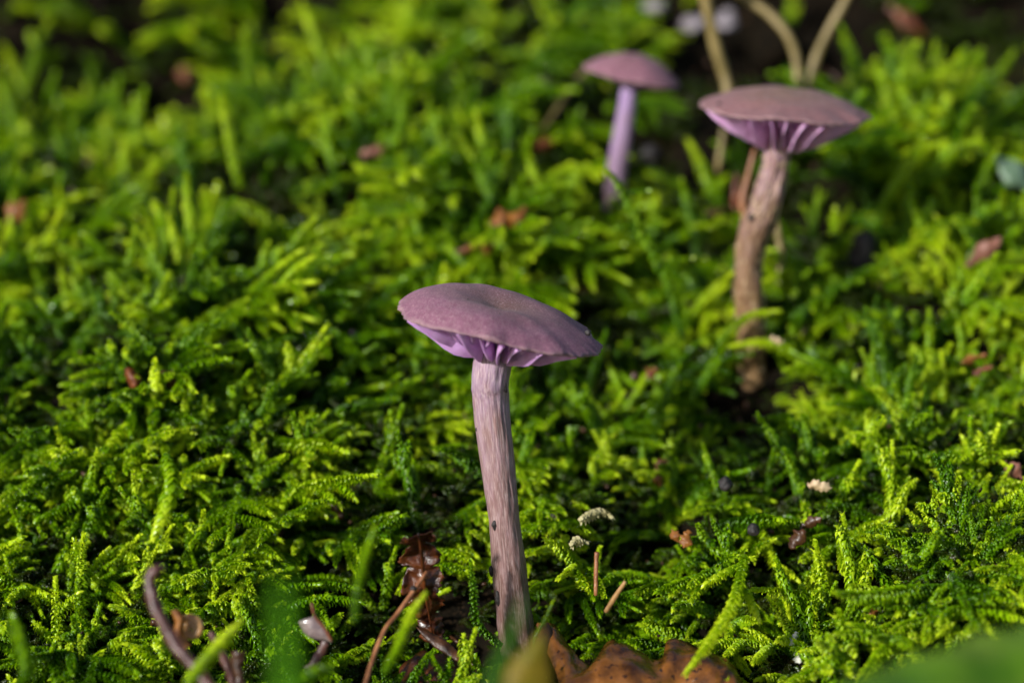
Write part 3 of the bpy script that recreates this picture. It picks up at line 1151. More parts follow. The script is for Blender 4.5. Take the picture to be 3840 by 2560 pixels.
front_view = -math.pi / 2
m1, I1 = make_mushroom(
    1868, 1240, 37.3, 395, 11.5, -1.0,
    dict(hc=0.31, dimple=0.085, lift=0.16, short=0.20, drop=0.24, shoulder=2.6, full=math.pi * 0.98, front_w=1.05, groove=0.07, lump=0.07, fine=0.05),
    [(1843, 1400), (1842, 1500), (1866, 1740), (1890, 1950), (1912, 2150), (1932, 2340), (1948, 2480), (1955, 2600)],
    [142, 132, 124, 120, 128, 132, 128, 120], [37.35, 37.45, 37.6, 37.75, 37.9, 38.05, 38.2, 38.3],
    dict(cap=M['cap_main'], gill=M['gill'], stem=M['stem_main'], fleck=M['tan']),
    'large sharp mauve mushroom with a tilted cap, nearest of the three', np.array((0.0, 0.0, -0.4)), 3)
f2 = G(2822, 1400)
d2 = depth_of(f2)
m2, I2 = make_mushroom(
    2942, 425, d2 - 1.5, 326, 3.5, 1.0,
    dict(hc=0.27, dimple=0.0, lift=0.16, short=0.12, drop=0.36, shoulder=0.2, full=0, front_w=1.1, front_turn=0.0,
         notch=[(0.95, 0.14, 0.16), (0.42, 0.10, 0.07), (-0.25, 0.12, 0.05)], groove=0.12, lump=0.22, fine=0.12),
    [(2918, 555), (2902, 650), (2862, 790), (2822, 900), (2804, 1050), (2812, 1160), (2818, 1280), (2822, 1370), (2824, 1450)],
    [100, 102, 116, 106, 104, 110, 96, 90, 84], [d2 - 1.5, d2 - 1.4, d2 - 1.2, d2 - 1.0, d2 - .8, d2 - .6, d2 - .4, d2 - .1, d2],
    dict(cap=M['cap_right'], gill=M['gill_pale'], stem=M['stem_right'], fleck=M['tan']),
    'brown-pink mushroom with a bent scaly stem, right of the others', f2 - np.array((0, 0, 0.4)), 11, ngill=27, fleck=260)
f3 = G(2288, 880)
d3 = depth_of(f3)
m3, I3 = make_mushroom(
    2371, 280, d3 - 1.2, 183, 11.0, -1.0,
    dict(hc=0.42, dimple=0.0, lift=0.02, short=0.06, drop=0.15, shoulder=0.3, full=0, front_w=1.1, groove=0.04, lump=0.03, fine=0.02),
    [(2358, 345), (2348, 420), (2326, 560), (2308, 680), (2298, 780), (2288, 880), (2284, 930)],
    [60, 66, 73, 77, 74, 66, 56], [d3 - 1.15, d3 - 1.05, d3 - .85, d3 - .6, d3 - .4, d3 - .1, d3],
    dict(cap=M['cap_back'], gill=M['gill_pale'], stem=M['stem_back'], fleck=M['tan']),
    'small blurred violet mushroom with a pale lilac stem, farthest back', f3 - np.array((0, 0, 0.3)), 23, ngill=22)


# crumbs of dirt stuck to the mushrooms
def on_cap(I, rho, th):
    p = np.array((I['rad'](th) * rho * math.cos(th), I['rad'](th) * rho * math.sin(th), I['ztop'](rho, th)))
    return I['C'] + I['Rm'] @ p


def crumb(p, rad, label, seed, cat='crumb', m='dark', axis=(1, 1, 1), rot=0.0):
    V, F = clod(p, rad, seed, 2, 0.4, axis, rot)
    return thing_mesh('soil_crumb', V, F, M[m], label, cat, 'dark crumbs stuck to the mushrooms')


crumb(P(2205, 1247, 37.1), 0.045, 'round black pellet clinging to the right edge of the big cap', 2)
crumb(on_cap(I1, 0.42, 3.6), 0.012, 'tiny black dot on the left half of the big cap', 3)
crumb(on_cap(I1, 0.55, front_view - .1), 0.011, 'tiny black dot on the near half of the big cap', 4)
crumb(on_cap(I1, 0.72, front_view - 0.18), 0.015, 'tiny dark speck just above the near margin of the big cap', 5)


def on_stem(I, px, py, du, rad, label, seed, axis=(1, .6, 1.6), rot=0.0, m='dark'):
    best = min(range(len(I['path'])), key=lambda i: abs(1280 - np.dot(I['path'][i] - CAM, UP) / depth_of(I['path'][i]) / K - py))
    c = I['path'][best]
    d0 = depth_of(c)
    q = P(px, py, d0)
    x = min(0.98, abs(q[0] - c[0]) / I['rads'][best])
    q = P(px, py, d0 - I['rads'][best] * math.sqrt(1 - x * x) * du)
    return crumb(q, rad, label, seed, m=m, axis=axis, rot=rot)


on_stem(I1, 1891, 1450, 1.0, 0.05, 'black bark flake high on the right side of the big stem', 6, axis=(.8, .5, 2.0), rot=0.15)
on_stem(I1, 1855, 1968, 1.02, 0.046, 'black round crumb halfway down the big stem', 7)
on_stem(I1, 1842, 2140, 1.0, 0.05, 'dark glossy crumb on the left edge of the big stem', 8, axis=(.8, .6, 1.7))
on_stem(I1, 1868, 2245, 1.0, 0.055, 'dark ragged flake low on the big stem', 9, axis=(.8, .5, 2.3), rot=0.1)
on_stem(I1, 1787, 1610, 1.0, 0.02, 'tiny dark speck on the left edge of the big stem', 10)
on_stem(I2, 2818, 815, 1.0, 0.06, 'black crumb on the left side of the scaly stem', 12, axis=(1, .6, 1.3), rot=-.5)
crumb(on_cap(I2, 0.86, 3.45), 0.035, 'dark dot near the left tip of the right-hand cap', 13)
crumb(on_cap(I2, 0.9, -0.30), 0.05, 'dark brown blemish near the right end of the right-hand cap', 14, axis=(1, 1, .5))

# ---------------------------------------------------------------- single moss shoots that stand out


def hero(pix, label, lift=0.6, leaf=0.17, seed=0, side=(), hook=1.0, t0=0.5, t1=1.1, depth=None, spacing=0.030, dew=5):
    r = np.random.default_rng(500 + seed)
    n = len(pix)
    if depth is None:
        ds = [gd(*pix[0], 0.7) - (lift + 0.5) * (i / (n - 1)) ** 0.7 for i in range(n)]
    else:
        ds = depth if isinstance(depth, (list, tuple)) else [depth] * n
    pts = [P(a, b, d) for (a, b), d in zip(pix, ds)]
    path = smooth_path(pts, 26)
    bag = Bag()
    strand(bag, path, r, leaf, spacing, t0, t1, hook, dew=dew)
    for f, dx, dy, ln in side:
        i = int(f * 25)
        d = RT * dx - UP * dy - FW * 0.25
        bp = arc(path[i], d, (0, 0, -0.4), ln, 9, r)
        strand(bag, bp, r, leaf * 0.85, spacing, t0, t1, hook, dew=1)
    V, F, T, MI = bag.out()
    V, c = recentre(V)
    o = link('moss_shoot', mesh('moss_shoot', V, F, [M['moss'], M['dew']], attrs={'tint': T}, mat_idx=MI), loc=c)
    return tag(o, label, 'moss shoot', 'single moss shoots that stand out')


hero([(900, 700), (870, 560), (850, 450), (832, 375)], 'tall slim pale-tipped moss shoot standing up in the dark upper left', 0.4, 0.16, 1, t1=1.3)
hero([(730, 1000), (722, 860), (705, 740), (700, 660)], 'upright moss shoot with a whitish tip left of the tall slim one', 0.5, 0.2, 2, t1=1.2)
hero([(1080, 900), (1020, 830), (930, 775), (835, 750)], 'bright moss shoot arching left above the mid-left bank', 0.7, 0.24, 3, side=[(.4, -0.3, 1, .4), (.25, .8, .3, .5)])
hero([(850, 1180), (830, 1100), (790, 1020), (765, 950)], 'slender shoot dotted with dew drops, centre left', 0.6, 0.15, 4, t1=1.25)
hero([(640, 1400), (580, 1300), (510, 1225), (425, 1175)], 'thin moss shoot leaning left with a comb of dark leaves', 0.7, 0.15, 5)
hero([(640, 1400), (690, 1300), (740, 1250), (810, 1205)], 'thick bright moss shoot leaning right beside the brown husk', 0.6, 0.21, 6)
hero([(600, 1560), (595, 1480), (585, 1420), (580, 1360)], 'short pale moss shoot between the two brown husk lobes', 0.5, 0.2, 7, t1=1.2)
hero([(2560, 1250), (2500, 1050), (2400, 850), (2320, 690), (2280, 640)], 'long dewy moss shoot rising across the foot of the lilac stem', 1.6, 0.16, 8, side=[(.35, .9, -.3, .55), (.5, .9, -.4, .5), (.55, -.8, .1, .35), (.7, .9, -.2, .4), (.22, -.7, .1, .5)], t1=1.3, dew=14, spacing=0.060)
hero([(2560, 1230), (2620, 1140), (2680, 1080), (2735, 1030)], 'pale feathery moss shoot pointing at the scaly stem', 0.7, 0.15, 9, t1=1.3)
hero([(2680, 1320), (2740, 1230), (2820, 1180), (2915, 1165)], 'moss shoot crossing in front of the scaly stem, upper one', 1.3, 0.15, 10, depth=[d2 - 0.8, d2 - 1.0, d2 - 1.15, d2 - 1.15])
hero([(3060, 1380), (2960, 1310), (2860, 1280), (2750, 1295)], 'moss shoot crossing the foot of the scaly stem, lower one', 1.3, 0.16, 11, depth=[d2 - 1.2, d2 - 1.1, d2 - 1.05, d2 - 0.9])
hero([(2600, 1480), (2640, 1420), (2680, 1360), (2700, 1320)], 'bright wet moss shoot left of the foot of the scaly stem', 0.5, 0.18, 12, t1=1.2)
hero([(2080, 760), (2040, 720), (2010, 660), (1985, 595)], 'blurred pale moss shoot standing left of the lilac stem', 0.8, 0.2, 13, t1=1.2)
hero([(1880, 2420), (1790, 2330), (1775, 2200), (1765, 2110)], 'fringed upright moss shoot left of the foot of the big stem', 0.7, 0.12, 14, depth=[37.6, 37.3, 37.1, 37.0], t0=0.3, t1=0.8)
hero([(620, 1700), (640, 1800), (620, 1900), (585, 1990)], 'pale catkin-like moss shoot hanging down over the left mound', 0.5, 0.24, 15, depth=[36.4, 36.2, 36.2, 36.3], t1=1.25, hook=.7)
hero([(560, 1640), (480, 1600), (420, 1660), (380, 1720)], 'curled moss shoot with combed leaves on the left mound', 0.5, 0.2, 16, t1=1.2)
hero([(560, 1760), (440, 1830), (290, 1880), (150, 1940)], 'long yellow-green moss shoot reaching left on the left mound', 0.6, 0.2, 17, t1=1.2)
hero([(1010, 1900), (1120, 1830), (1250, 1800), (1400, 1780)], 'dense moss shoot reaching right towards the big stem', 0.6, 0.18, 18, side=[(.3, .9, .5, .6), (.5, .9, .6, .5), (.7, .8, .6, .4), (.2, -.3, 1, .6)], t1=1.15)
hero([(1000, 1640), (1100, 1660), (1200, 1660), (1290, 1690)], 'yellow-green moss shoot reaching right over the dark gap', 0.6, 0.2, 19, t1=1.15)
hero([(2780, 1900), (2840, 1950), (2880, 2050), (2940, 2200), (2960, 2330)], 'drooping moss shoot with combed leaves over the dark hollow', 0.7, 0.17, 20, side=[(.35, -.7, .8, .6), (.6, .9, .6, .4)])
hero([(2790, 2080), (2760, 2230), (2710, 2330), (2580, 2510)], 'long hanging moss shoot that ends over the brown oak leaf', 1.5, 0.17, 21, depth=[37.4, 36.6, 36.0, 35.4], side=[(.2, .6, 1, .6), (.1, -1, .3, .6)])
hero([(2720, 2120), (2640, 2160), (2560, 2180), (2470, 2210)], 'moss shoot pointing left above the hollow by the straw', 0.8, 0.18, 22)
hero([(2150, 2120), (2230, 2140), (2300, 2220), (2390, 2240)], 'dull green moss shoot curving over the dark gap right of the big stem', 0.6, 0.17, 23, t0=0.1, t1=0.6)
hero([(2820, 1700), (2830, 1780), (2845, 1850), (2855, 1910)], 'plump moss shoot tip hanging down right of centre', 0.6, 0.26, 24, hook=1.3)
hero([(2700, 1960), (2790, 1950), (2860, 1940), (2930, 1950)], 'plump moss shoot pointing right below the hanging tip', 0.6, 0.2, 25)
hero([(3700, 1950), (3560, 2030), (3420, 2120), (3280, 2230)], 'long moss shoot sloping down left in the lower right', 1.0, 0.16, 26, side=[(.3, .5, -.9, .5), (.6, .4, -.9, .5)])
hero([(3600, 2200), (3400, 2210), (3250, 2230), (3150, 2220)], 'moss shoot lying flat towards the left, lower right', 0.9, 0.2, 27)
hero([(3450, 2350), (3330, 2420), (3260, 2500), (3200, 2580)], 'blurred moss shoot beside the big green leaf, lower right', 1.0, 0.18, 28)
hero([(1440, 2520), (1500, 2400), (1540, 2300), (1590, 2230)], 'out-of-focus green moss shoot beside the orange needle', 0, 0.13, 29, depth=[33.8, 34.0, 34.2, 34.4])
hero([(700, 2560), (760, 2480), (830, 2400), (900, 2330)], 'out-of-focus moss shoot slanting up right of the purple twig', 0, 0.15, 30, depth=[32.5, 33, 33.5, 34])
hero([(1330, 2330), (1340, 2200), (1370, 2080), (1400, 1990)], 'soft out-of-focus green shoot standing left of the dark lobed leaf', 0, 0.12, 31, depth=[33.0, 33.0, 33.2, 33.4], t0=.2, t1=.5)
hero([(60, 2600), (100, 2500), (75, 2400), (50, 2310)], 'pale out-of-focus moss shoot standing in the bottom left corner', 0, 0.2, 32, depth=[33.5, 33.6, 33.8, 34.0], t1=1.2)
hero([(1080, 2580), (1140, 2540), (1190, 2510), (1240, 2500)], 'blurred moss shoot lying at the bottom edge below the grey leaf', 0, 0.16, 33, depth=[33.0, 33.0, 33.2, 33.4])
hero([(2010, 2480), (2000, 2400), (2040, 2330), (2075, 2250)], 'pale green sprig with dew leaning right beside the foot of the big stem', 0, 0.07, 34, depth=[35.8, 35.8, 35.8, 35.8], t1=1.0, dew=8)
hero([(3050, 560), (3180, 600), (3300, 640), (3420, 620)], 'blurred yellow moss shoot on the mound behind the right-hand mushroom', 0.8, 0.22, 35, t1=1.3)
hero([(3300, 780), (3350, 700), (3390, 630), (3420, 570)], 'blurred pale-tipped moss shoot standing on the right rear mound', 0.7, 0.2, 36, t1=1.3)
hero([(3600, 1160), (3640, 1090), (3690, 1020), (3730, 960)], 'blurred moss shoot beside the pink-brown leaf at the right', 0.7, 0.2, 37, t1=1.2)
hero([(3340, 700), (3500, 640), (3560, 560), (3660, 530)], 'blurred broad yellow moss shoot at the top of the right rear mound', 0.9, 0.25, 38, t1=1.3)

# ---------------------------------------------------------------- grass blades and leaves close to the camera
leaf_thing('grass_blade', [(1030, 2640), (1040, 2450), (1030, 2300), (1045, 2150)], [(1130, 2640), (1110, 2450), (1095, 2300), (1055, 2145)], M['blade'],
           'smooth blurred green grass blade standing near the bottom left', 'grass blade', depth=23.0, bulge=0.2, crinkle=0.02, thick=0.01, edge_noise=0)
leaf_thing('grass_blade', [(1790, 2660), (1830, 2520), (1900, 2370), (1955, 2235)], [(1900, 2660), (1895, 2520), (1945, 2390), (1972, 2235)], M['blade_dark'],
           'dark green blurred grass blade crossing the foot of the big stem', 'grass blade', depth=28.5, bulge=0.2, crinkle=0.02, thick=0.01, edge_noise=0)
leaf_thing('yellow_leaf', [(1850, 2660), (1890, 2520), (1960, 2430), (2030, 2370)], [(2080, 2660), (2070, 2520), (2055, 2430), (2036, 2370)], M['blade_yellow'],
           'yellow-green blurred leaf standing in front of the foot of the big stem', 'leaf', depth=30.0, bulge=0.18, crinkle=0.04, thick=0.01)
leaf_thing('green_leaf', [(3050, 2700), (3120, 2600), (3300, 2500), (3550, 2420), (3950, 2290)], [(3300, 2900), (3500, 2800), (3700, 2700), (3900, 2620), (4100, 2500)], M['corner_leaf'],
           'large blurred green leaf filling the bottom right corner', 'leaf', depth=27.5, tilt=-0.5, bulge=0.10, crinkle=0.12, nt_=34, ns=14, edge_noise=0.04)

# ---------------------------------------------------------------- dead leaves, twigs and bits lying in the moss
oak = leaf_thing('oak_leaf', [(2015, 2330), (2075, 2335), (2130, 2410), (2215, 2490), (2285, 2405), (2350, 2430), (2470, 2470), (2510, 2400), (2600, 2420), (2700, 2455), (2760, 2500), (2800, 2600)],
                 [(2010, 2345), (2040, 2430), (2090, 2520), (2110, 2620), (2250, 2640), (2350, 2640), (2450, 2640), (2540, 2600), (2620, 2640), (2700, 2680), (2740, 2700), (2790, 2700)],
                 M['oak'], 'curled glossy brown oak leaf along the bottom edge right of the big stem', 'leaf', depth=36.6, tilt=-0.55, bulge=0.16, crinkle=0.10, nt_=80, ns=18, seed=4, edge_noise=0.05)
# dark lobed leaf
sp = smooth_path([(1568, 1998), (1582, 2090), (1590, 2180), (1605, 2280), (1625, 2400)], 60)
A, B = [], []
for i, q in enumerate(sp):
    f = i / 59
    lob = 0.42 + 0.58 * abs(math.sin(f * math.pi * 4.6 + 0.35)) ** 0.8
    lob2 = 0.42 + 0.58 * abs(math.sin(f * math.pi * 4.6 + 0.9)) ** 0.8
    wd = 74 * (0.55 + 0.5 * math.sin(math.pi * min(1, f * 0.9 + 0.15)))
    A.append((q[0] - 10 - wd * lob, q[1] + 14 * math.sin(f * 25)))
    B.append((q[0] + 8 + wd * 0.85 * lob2, q[1]))
dl = leaf_thing('lobed_leaf', A, B, M['dark_leaf'], 'dark wet brown leaf with rounded lobes standing left of the big stem', 'leaf', depth=37.0, tilt=0.25, bulge=0.05, crinkle=0.20, nt_=130, ns=17, seed=8, edge_noise=0.045)
V, F = tube([P(a, b, 36.9 + 0.25 * (b - 2190) / 100) for a, b in [(1568, 1998), (1582, 2090), (1590, 2180), (1605, 2280), (1622, 2380)]], [0.012, 0.026, 0.026, 0.012], 8, 26, 0.5, 3)
link('midrib', mesh('midrib', V - np.array(dl.location), F, M['dark_leaf']), dl)
leaf_thing('brown_leaf', [(1560, 2350), (1620, 2370), (1690, 2410), (1750, 2480)], [(1590, 2390), (1640, 2430), (1700, 2470), (1745, 2485)], M['brown_wet'],
           'brown pointed leaf scrap below the dark lobed leaf', 'leaf', depth=36.9, tilt=-.2, bulge=0.1, crinkle=0.05)
leaf_thing('brown_leaf', [(1500, 2500), (1600, 2470), (1720, 2490), (1820, 2530)], [(1480, 2620), (1600, 2620), (1720, 2620), (1820, 2600)], M['dark_leaf'],
           'dark wet leaf litter at the bottom edge left of the big stem', 'leaf', depth=37.2, tilt=-.6, bulge=0.1, crinkle=0.2, nt_=30, ns=12, edge_noise=.06)
leaf_thing('brown_leaf', [(1990, 2400), (2050, 2330), (2080, 2420), (2060, 2560)], [(1975, 2600), (1990, 2600), (2000, 2620), (2010, 2640)], M['brown_wet'],
           'brown leaf edge rising beside the foot of the big stem', 'leaf', depth=36.9, tilt=-.2, bulge=0.1, crinkle=0.08)
nd = tube_thing('pine_needle', [(1600, 2143), (1550, 2215), (1490, 2300), (1440, 2365), (1395, 2480), (1365, 2580)], [7, 9, 9, 9, 9, 10], M['orange_twig'],
                'thin orange-brown conifer needle with a dark joint crossing the lobed leaf', 'needle', depth=[36.4, 36.3, 36.1, 35.9, 35.6, 35.3], rough=0.08)
V, F = clod(P(1550, 2205, 36.3) - np.array(nd.location), 0.05, 4, 2, 0.3, (1, 1, .8))
link('joint', mesh('joint', V, F, M['dark']), nd)
tube_thing('straw_bit', [(2345, 2180), (2310, 2232), (2272, 2292)], [7, 10, 9], M['straw'], 'short tan straw lying slanted in the dark gap right of the big stem', 'straw', depth=[36.7, 36.8, 36.9], rough=0.12, n=14)
tube_thing('straw_bit', [(2238, 2070), (2236, 2120), (2234, 2230)], [9, 9, 7], M['orange_twig'], 'thin brown stalk standing upright in the dark gap', 'straw', depth=37.6, rough=0.15, n=14)
tube_thing('twig', [(612, 2128), (578, 2140), (562, 2190), (590, 2290), (655, 2410), (730, 2500), (800, 2590)], [16, 21, 23, 24, 25, 24, 24], M['purple_twig'],
           'bent purple-brown twig with a hooked end in the bottom left', 'twig', depth=[33.9, 33.8, 33.8, 33.7, 33.6, 33.4, 33.2], rough=0.18, n=44, segs=14)
# snail shell: a coiled tube
sc_ = P(716, 2356, 35.4)
V, F, nn_ = [], [], 90
for i in range(nn_):
    f = i / (nn_ - 1)
    a_ = f * 2 * math.pi * 2.7
    rr = 0.020 + 0.150 * f ** 1.3
    tr = 0.014 + 0.066 * f ** 1.2
    c = sc_ + RT * math.cos(a_) * rr + UP * math.sin(a_) * rr + FW * (0.10 * f - 0.06)
    er = RT * math.cos(a_) + UP * math.sin(a_)
    for k in range(12):
        b_ = 2 * math.pi * k / 12
        V.append(c + er * math.cos(b_) * tr + FW * math.sin(b_) * tr)
for i in range(nn_ - 1):
    for k in range(12):
        k2 = (k + 1) % 12
        F.append((i * 12 + k, i * 12 + k2, (i + 1) * 12 + k2, (i + 1) * 12 + k))
F.append(tuple(range(12))[::-1])
thing_mesh('snail_shell', np.array(V), F, M['shell'], 'tiny amber snail shell right of the purple twig', 'snail shell')
leaf_thing('husk', [(640, 2290), (655, 2330), (650, 2390), (690, 2440)], [(665, 2280), (695, 2320), (690, 2380), (715, 2420)], M['orange'],
           'curled orange husk between the purple twig and the snail shell', 'husk', depth=35.2, bulge=0.45, crinkle=0.04)
leaf_thing('leaf_scrap', [(1120, 2330), (1150, 2380), (1210, 2400), (1245, 2402)], [(1125, 2325), (1180, 2312), (1215, 2345), (1245, 2400)], M['grey_pink'],
           'grey-pink triangular leaf scrap left of the dark lobed leaf', 'leaf', depth=35.6, bulge=0.15, crinkle=0.05)
tube_thing('red_stalk', [(1168, 2260), (1182, 2310), (1215, 2350), (1243, 2400)], [5, 6, 6, 5], M['rust'], 'thin red stalk along the grey-pink leaf scrap', 'stalk', depth=35.5, n=14)
leaf_thing('leaf_scrap', [(1205, 2400), (1185, 2440), (1160, 2480), (1140, 2500)], [(1235, 2405), (1220, 2450), (1190, 2490), (1160, 2510)], M['purple_twig'],
           'purplish wet scrap hanging below the grey-pink one', 'leaf', depth=35.8, bulge=0.2, crinkle=0.08)
leaf_thing('leaf_scrap', [(870, 2440), (860, 2490), (880, 2540), (860, 2600)], [(925, 2440), (915, 2480), (910, 2530), (930, 2600)], M['brown_wet'],
           'small curled brown leaf at the bottom, right of the snail shell', 'leaf', depth=34.9, bulge=0.3, crinkle=0.08)
tube_thing('wet_twig', [(790, 2370), (830, 2440), (860, 2520), (890, 2600)], [12, 16, 17, 16], M['purple_twig'], 'wet purple twig bit below the snail shell', 'twig', depth=35.1, rough=0.3)


def dead_moss(pix, label, seed, leaf=0.12, depth=None):
    r = np.random.default_rng(seed)
    pts = [P(a, b, depth if depth else gd(a, b, 2.4)) for a, b in pix]
    bag = Bag()
    strand(bag, smooth_path(pts, 14), r, leaf, 0.03, .5, .6, dew=0)
    V, F, T, MI = bag.out()
    V, c = recentre(V)
    tag(link('dead_moss_shoot', mesh('dead_moss_shoot', V, F, M['pale_moss']), loc=c), label, 'moss shoot')


dead_moss([(2175, 1950), (2215, 1925), (2255, 1915), (2290, 1935)], 'bleached cream moss shoot right of the big stem', 1, 0.13)
dead_moss([(2140, 2045), (2160, 2025), (2190, 2030)], 'small tan dead moss tuft below the bleached one', 2, 0.14)
dead_moss([(2065, 1930), (2080, 1935)], 'cream speck of dead moss close to the big stem', 3, 0.07)


def bit(px, py, w, h, m, label, seed, rot=0.0, lift=0.5, name='leaf_scrap', cat='leaf', bulge=0.25, tilt=0.0, group=None):
    """a small curled scrap: pointed oval about w by h photo pixels, turned by rot degrees"""
    c, s = math.cos(R(rot)), math.sin(R(rot))
    A, B = [], []
    for f in np.linspace(0, 1, 7):
        x = (f - 0.5) * w
        y = h * 0.5 * math.sin(math.pi * (0.06 + 0.88 * f)) * (1 + 0.25 * math.sin(f * 9 + seed))
        A.append((px + x * c + y * s, py + x * s - y * c))
        B.append((px + x * c - y * s, py + x * s + y * c))
    return leaf_thing(name, A, B, m, label, cat, lift=lift, tilt=tilt, nt_=22, ns=9, bulge=bulge, crinkle=0.13, edge_noise=0.045, thick=0.008, seed=seed, group=group)


bit(500, 1420, 95, 60, M['rust'], 'rust-brown curled husk lobe, left one of the pair above the left mound', 1, 55, name='husk', cat='husk', bulge=.5)
bit(632, 1425, 90, 70, M['brown_wet'], 'dark brown curled husk lobe, right one of the pair above the left mound', 2, -60, name='husk', cat='husk', bulge=.5)
bit(1880, 822, 90, 70, M['orange'], 'orange-brown curled leaf left lobe behind the big cap', 3, -20, lift=.8)
bit(1950, 825, 110, 66, M['orange'], 'orange curled leaf with a pale rim behind the big cap', 4, -62, lift=.9, bulge=.5)
bit(1830, 925, 60, 50, M['orange'], 'small orange scrap just above the big cap', 5, -60, lift=.8)
bit(1745, 935, 110, 26, M['rust'], 'dark rust stalk scrap left of the small orange scrap', 6, -18, lift=.7)
bit(1395, 572, 90, 46, M['pink_brown'], 'pink-brown oval bract in the moss behind, left of centre', 7, -10, lift=.9)
bit(1480, 550, 110, 26, M['rust'], 'orange-rust strip lying right of the pink-brown bract', 8, -8, lift=.8)
bit(2040, 540, 60, 70, M['rust'], 'blurred rust scrap left of the lilac stem', 9, 70, lift=.8)
bit(62, 795, 110, 70, M['orange'], 'blurred orange leaf bit at the left edge', 10, -50, lift=.9)
bit(320, 640, 130, 66, M['rust'], 'blurred rust-red leaf bit in the upper left', 11, -60, lift=.9)
bit(262, 745, 80, 60, M['brown_wet'], 'blurred dark brown bit below the rust-red one', 12, -50, lift=.8)
bit(185, 800, 70, 36, M['rust'], 'blurred brown bit between the two orange ones at the left', 13, -15, lift=.8)
bit(690, 280, 60, 60, M['rust'], 'very blurred brown-red bit in the dark moss, upper left', 14, 0, lift=.6)
bit(3690, 945, 170, 60, M['pink_brown'], 'pink-brown lance-shaped leaf at the right edge', 15, -38, lift=1.0, bulge=.12)
bit(3800, 650, 210, 80, M['grey_leaf'], 'blurred blue-grey leaf at the right edge', 16, 42, lift=1.2, bulge=.2)
bit(2535, 2010, 60, 34, M['orange'], 'small orange bract with a stalk above the hollow', 17, 60, lift=.7)
bit(2575, 2020, 70, 46, M['orange'], 'amber bract scrap beside the small orange one', 18, -70, lift=.7)
bit(3075, 1822, 95, 42, M['tan'], 'tan papery chip in the right-hand moss', 19, 10, lift=.8, name='wood_chip', cat='chip')
bit(2990, 2020, 90, 60, M['brown_wet'], 'dark brown leaf scrap right of the plump shoots', 20, -50, lift=.4)
bit(3040, 1960, 90, 40, M['brown_wet'], 'brown torn scrap above the dark brown one', 21, -30, lift=.5)
bit(2480, 1740, 60, 40, M['rust'], 'rusty leaf bit in the moss right of the big stem, upper', 22, -40, lift=.5)
bit(2470, 1800, 50, 34, M['orange'], 'orange-brown leaf bit below the rusty one', 23, 70, lift=.5)
bit(3650, 1345, 100, 30, M['orange'], 'orange sliver in the moss at the right', 24, -20, lift=.7)
bit(3680, 1390, 90, 24, M['rust'], 'rust sliver below the orange sliver at the right', 25, -28, lift=.6)
bit(3360, 1940, 50, 34, M['orange'], 'tiny orange scrap under the right-hand shoots', 26, 15, lift=.5)
bit(3270, 2290, 50, 34, M['orange'], 'tiny amber scrap deep in the lower right moss', 27, 75, lift=.5)
bit(3800, 1760, 90, 50, M['pink_brown'], 'pinkish brown bit at the right edge by the dark hole', 28, 40, lift=.4)
bit(2440, 1400, 60, 36, M['rust'], 'blurred red-brown bit left of the scaly stem', 29, -40, lift=.6)
bit(2760, 720, 150, 34, M['rust'], 'blurred brown scrap left of the scaly stem, standing upright', 30, 96, lift=1.2)
bit(2680, 795, 80, 30, M['brown_wet'], 'blurred dark brown scrap beside the scaly stem', 31, -15, lift=.8)
bit(2910, 1275, 60, 22, M['tan'], 'pale splinter at the foot of the scaly stem', 32, 12, lift=1.4, name='wood_chip', cat='chip')
bit(330, 1790, 70, 40, M['brown_wet'], 'wet brown bit in the hole on the left mound', 33, 30, lift=.25)
bit(1250, 1900, 50, 36, M['brown_wet'], 'dark bit in the gap left of the big stem', 34, 30, lift=.25)
bit(3400, 80, 180, 50, M['rust'], 'blurred brown leaf strip at the top right', 35, 40, lift=1.2)
bit(2290, 700, 30, 30, M['pink_brown'], 'tiny pinkish bit behind the lilac stem', 36, 0, lift=.6)
bit(2975, 2395, 60, 34, M['white'], 'white chip in the lower right moss, upper of two', 37, -60, lift=.9, name='white_chip', cat='chip')
bit(2990, 2462, 46, 34, M['white'], 'white chip in the lower right moss, lower of two', 38, 80, lift=.9, name='white_chip', cat='chip')
bit(3010, 2470, 60, 44, M['brown_wet'], 'brown scrap beside the lower white chip', 39, 10, lift=.8)
bit(1210, 300, 90, 60, M['white'], 'blurred white fluffy seed in the upper left moss', 40, 84, lift=.8, name='seed', cat='seed', bulge=.5)

# tall dry grass stalks in the gap at the back
dk = gd(2690, 720) - 1.0
tube_thing('dry_stalk', [(2630, -120), (2650, 20), (2680, 160), (2712, 270), (2728, 340), (2720, 450), (2690, 640)], [25, 23, 21, 21, 20, 15, 10], M['stalk'],
           'thick pale grass stalk rising behind the right-hand cap, leftmost of three', 'stalk', depth=[dk - .6, dk - .4, dk - .2, dk, dk, dk, dk], rough=.1, group='dry grass stalks at the back')
tube_thing('dry_stalk', [(2700, -90), (2790, -10), (2880, 50), (2950, 130), (2985, 220), (2990, 340)], [13, 16, 17, 17, 16, 13], M['stalk'],
           'pale grass stalk bending over to the left, middle of three', 'stalk', depth=[dk + .6, dk + .5, dk + .4, dk + .3, dk + .3, dk + .3], rough=.1, group='dry grass stalks at the back')
tube_thing('dry_stalk', [(3230, -120), (3160, 20), (3100, 130), (3060, 220), (3020, 350)], [14, 16, 16, 18, 16], M['stalk'],
           'pale grass stalk leaning right, rightmost of three', 'stalk', depth=[dk + .3, dk + .3, dk + .4, dk + .5, dk + .5], rough=.1, group='dry grass stalks at the back')
tube_thing('dry_stalk', [(2895, 770), (2915, 860), (2928, 960), (2922, 1080)], [10, 15, 15, 9], M['stalk'], 'short yellow stalk standing right of the scaly stem', 'stalk', depth=d2 + 0.4, rough=.1)
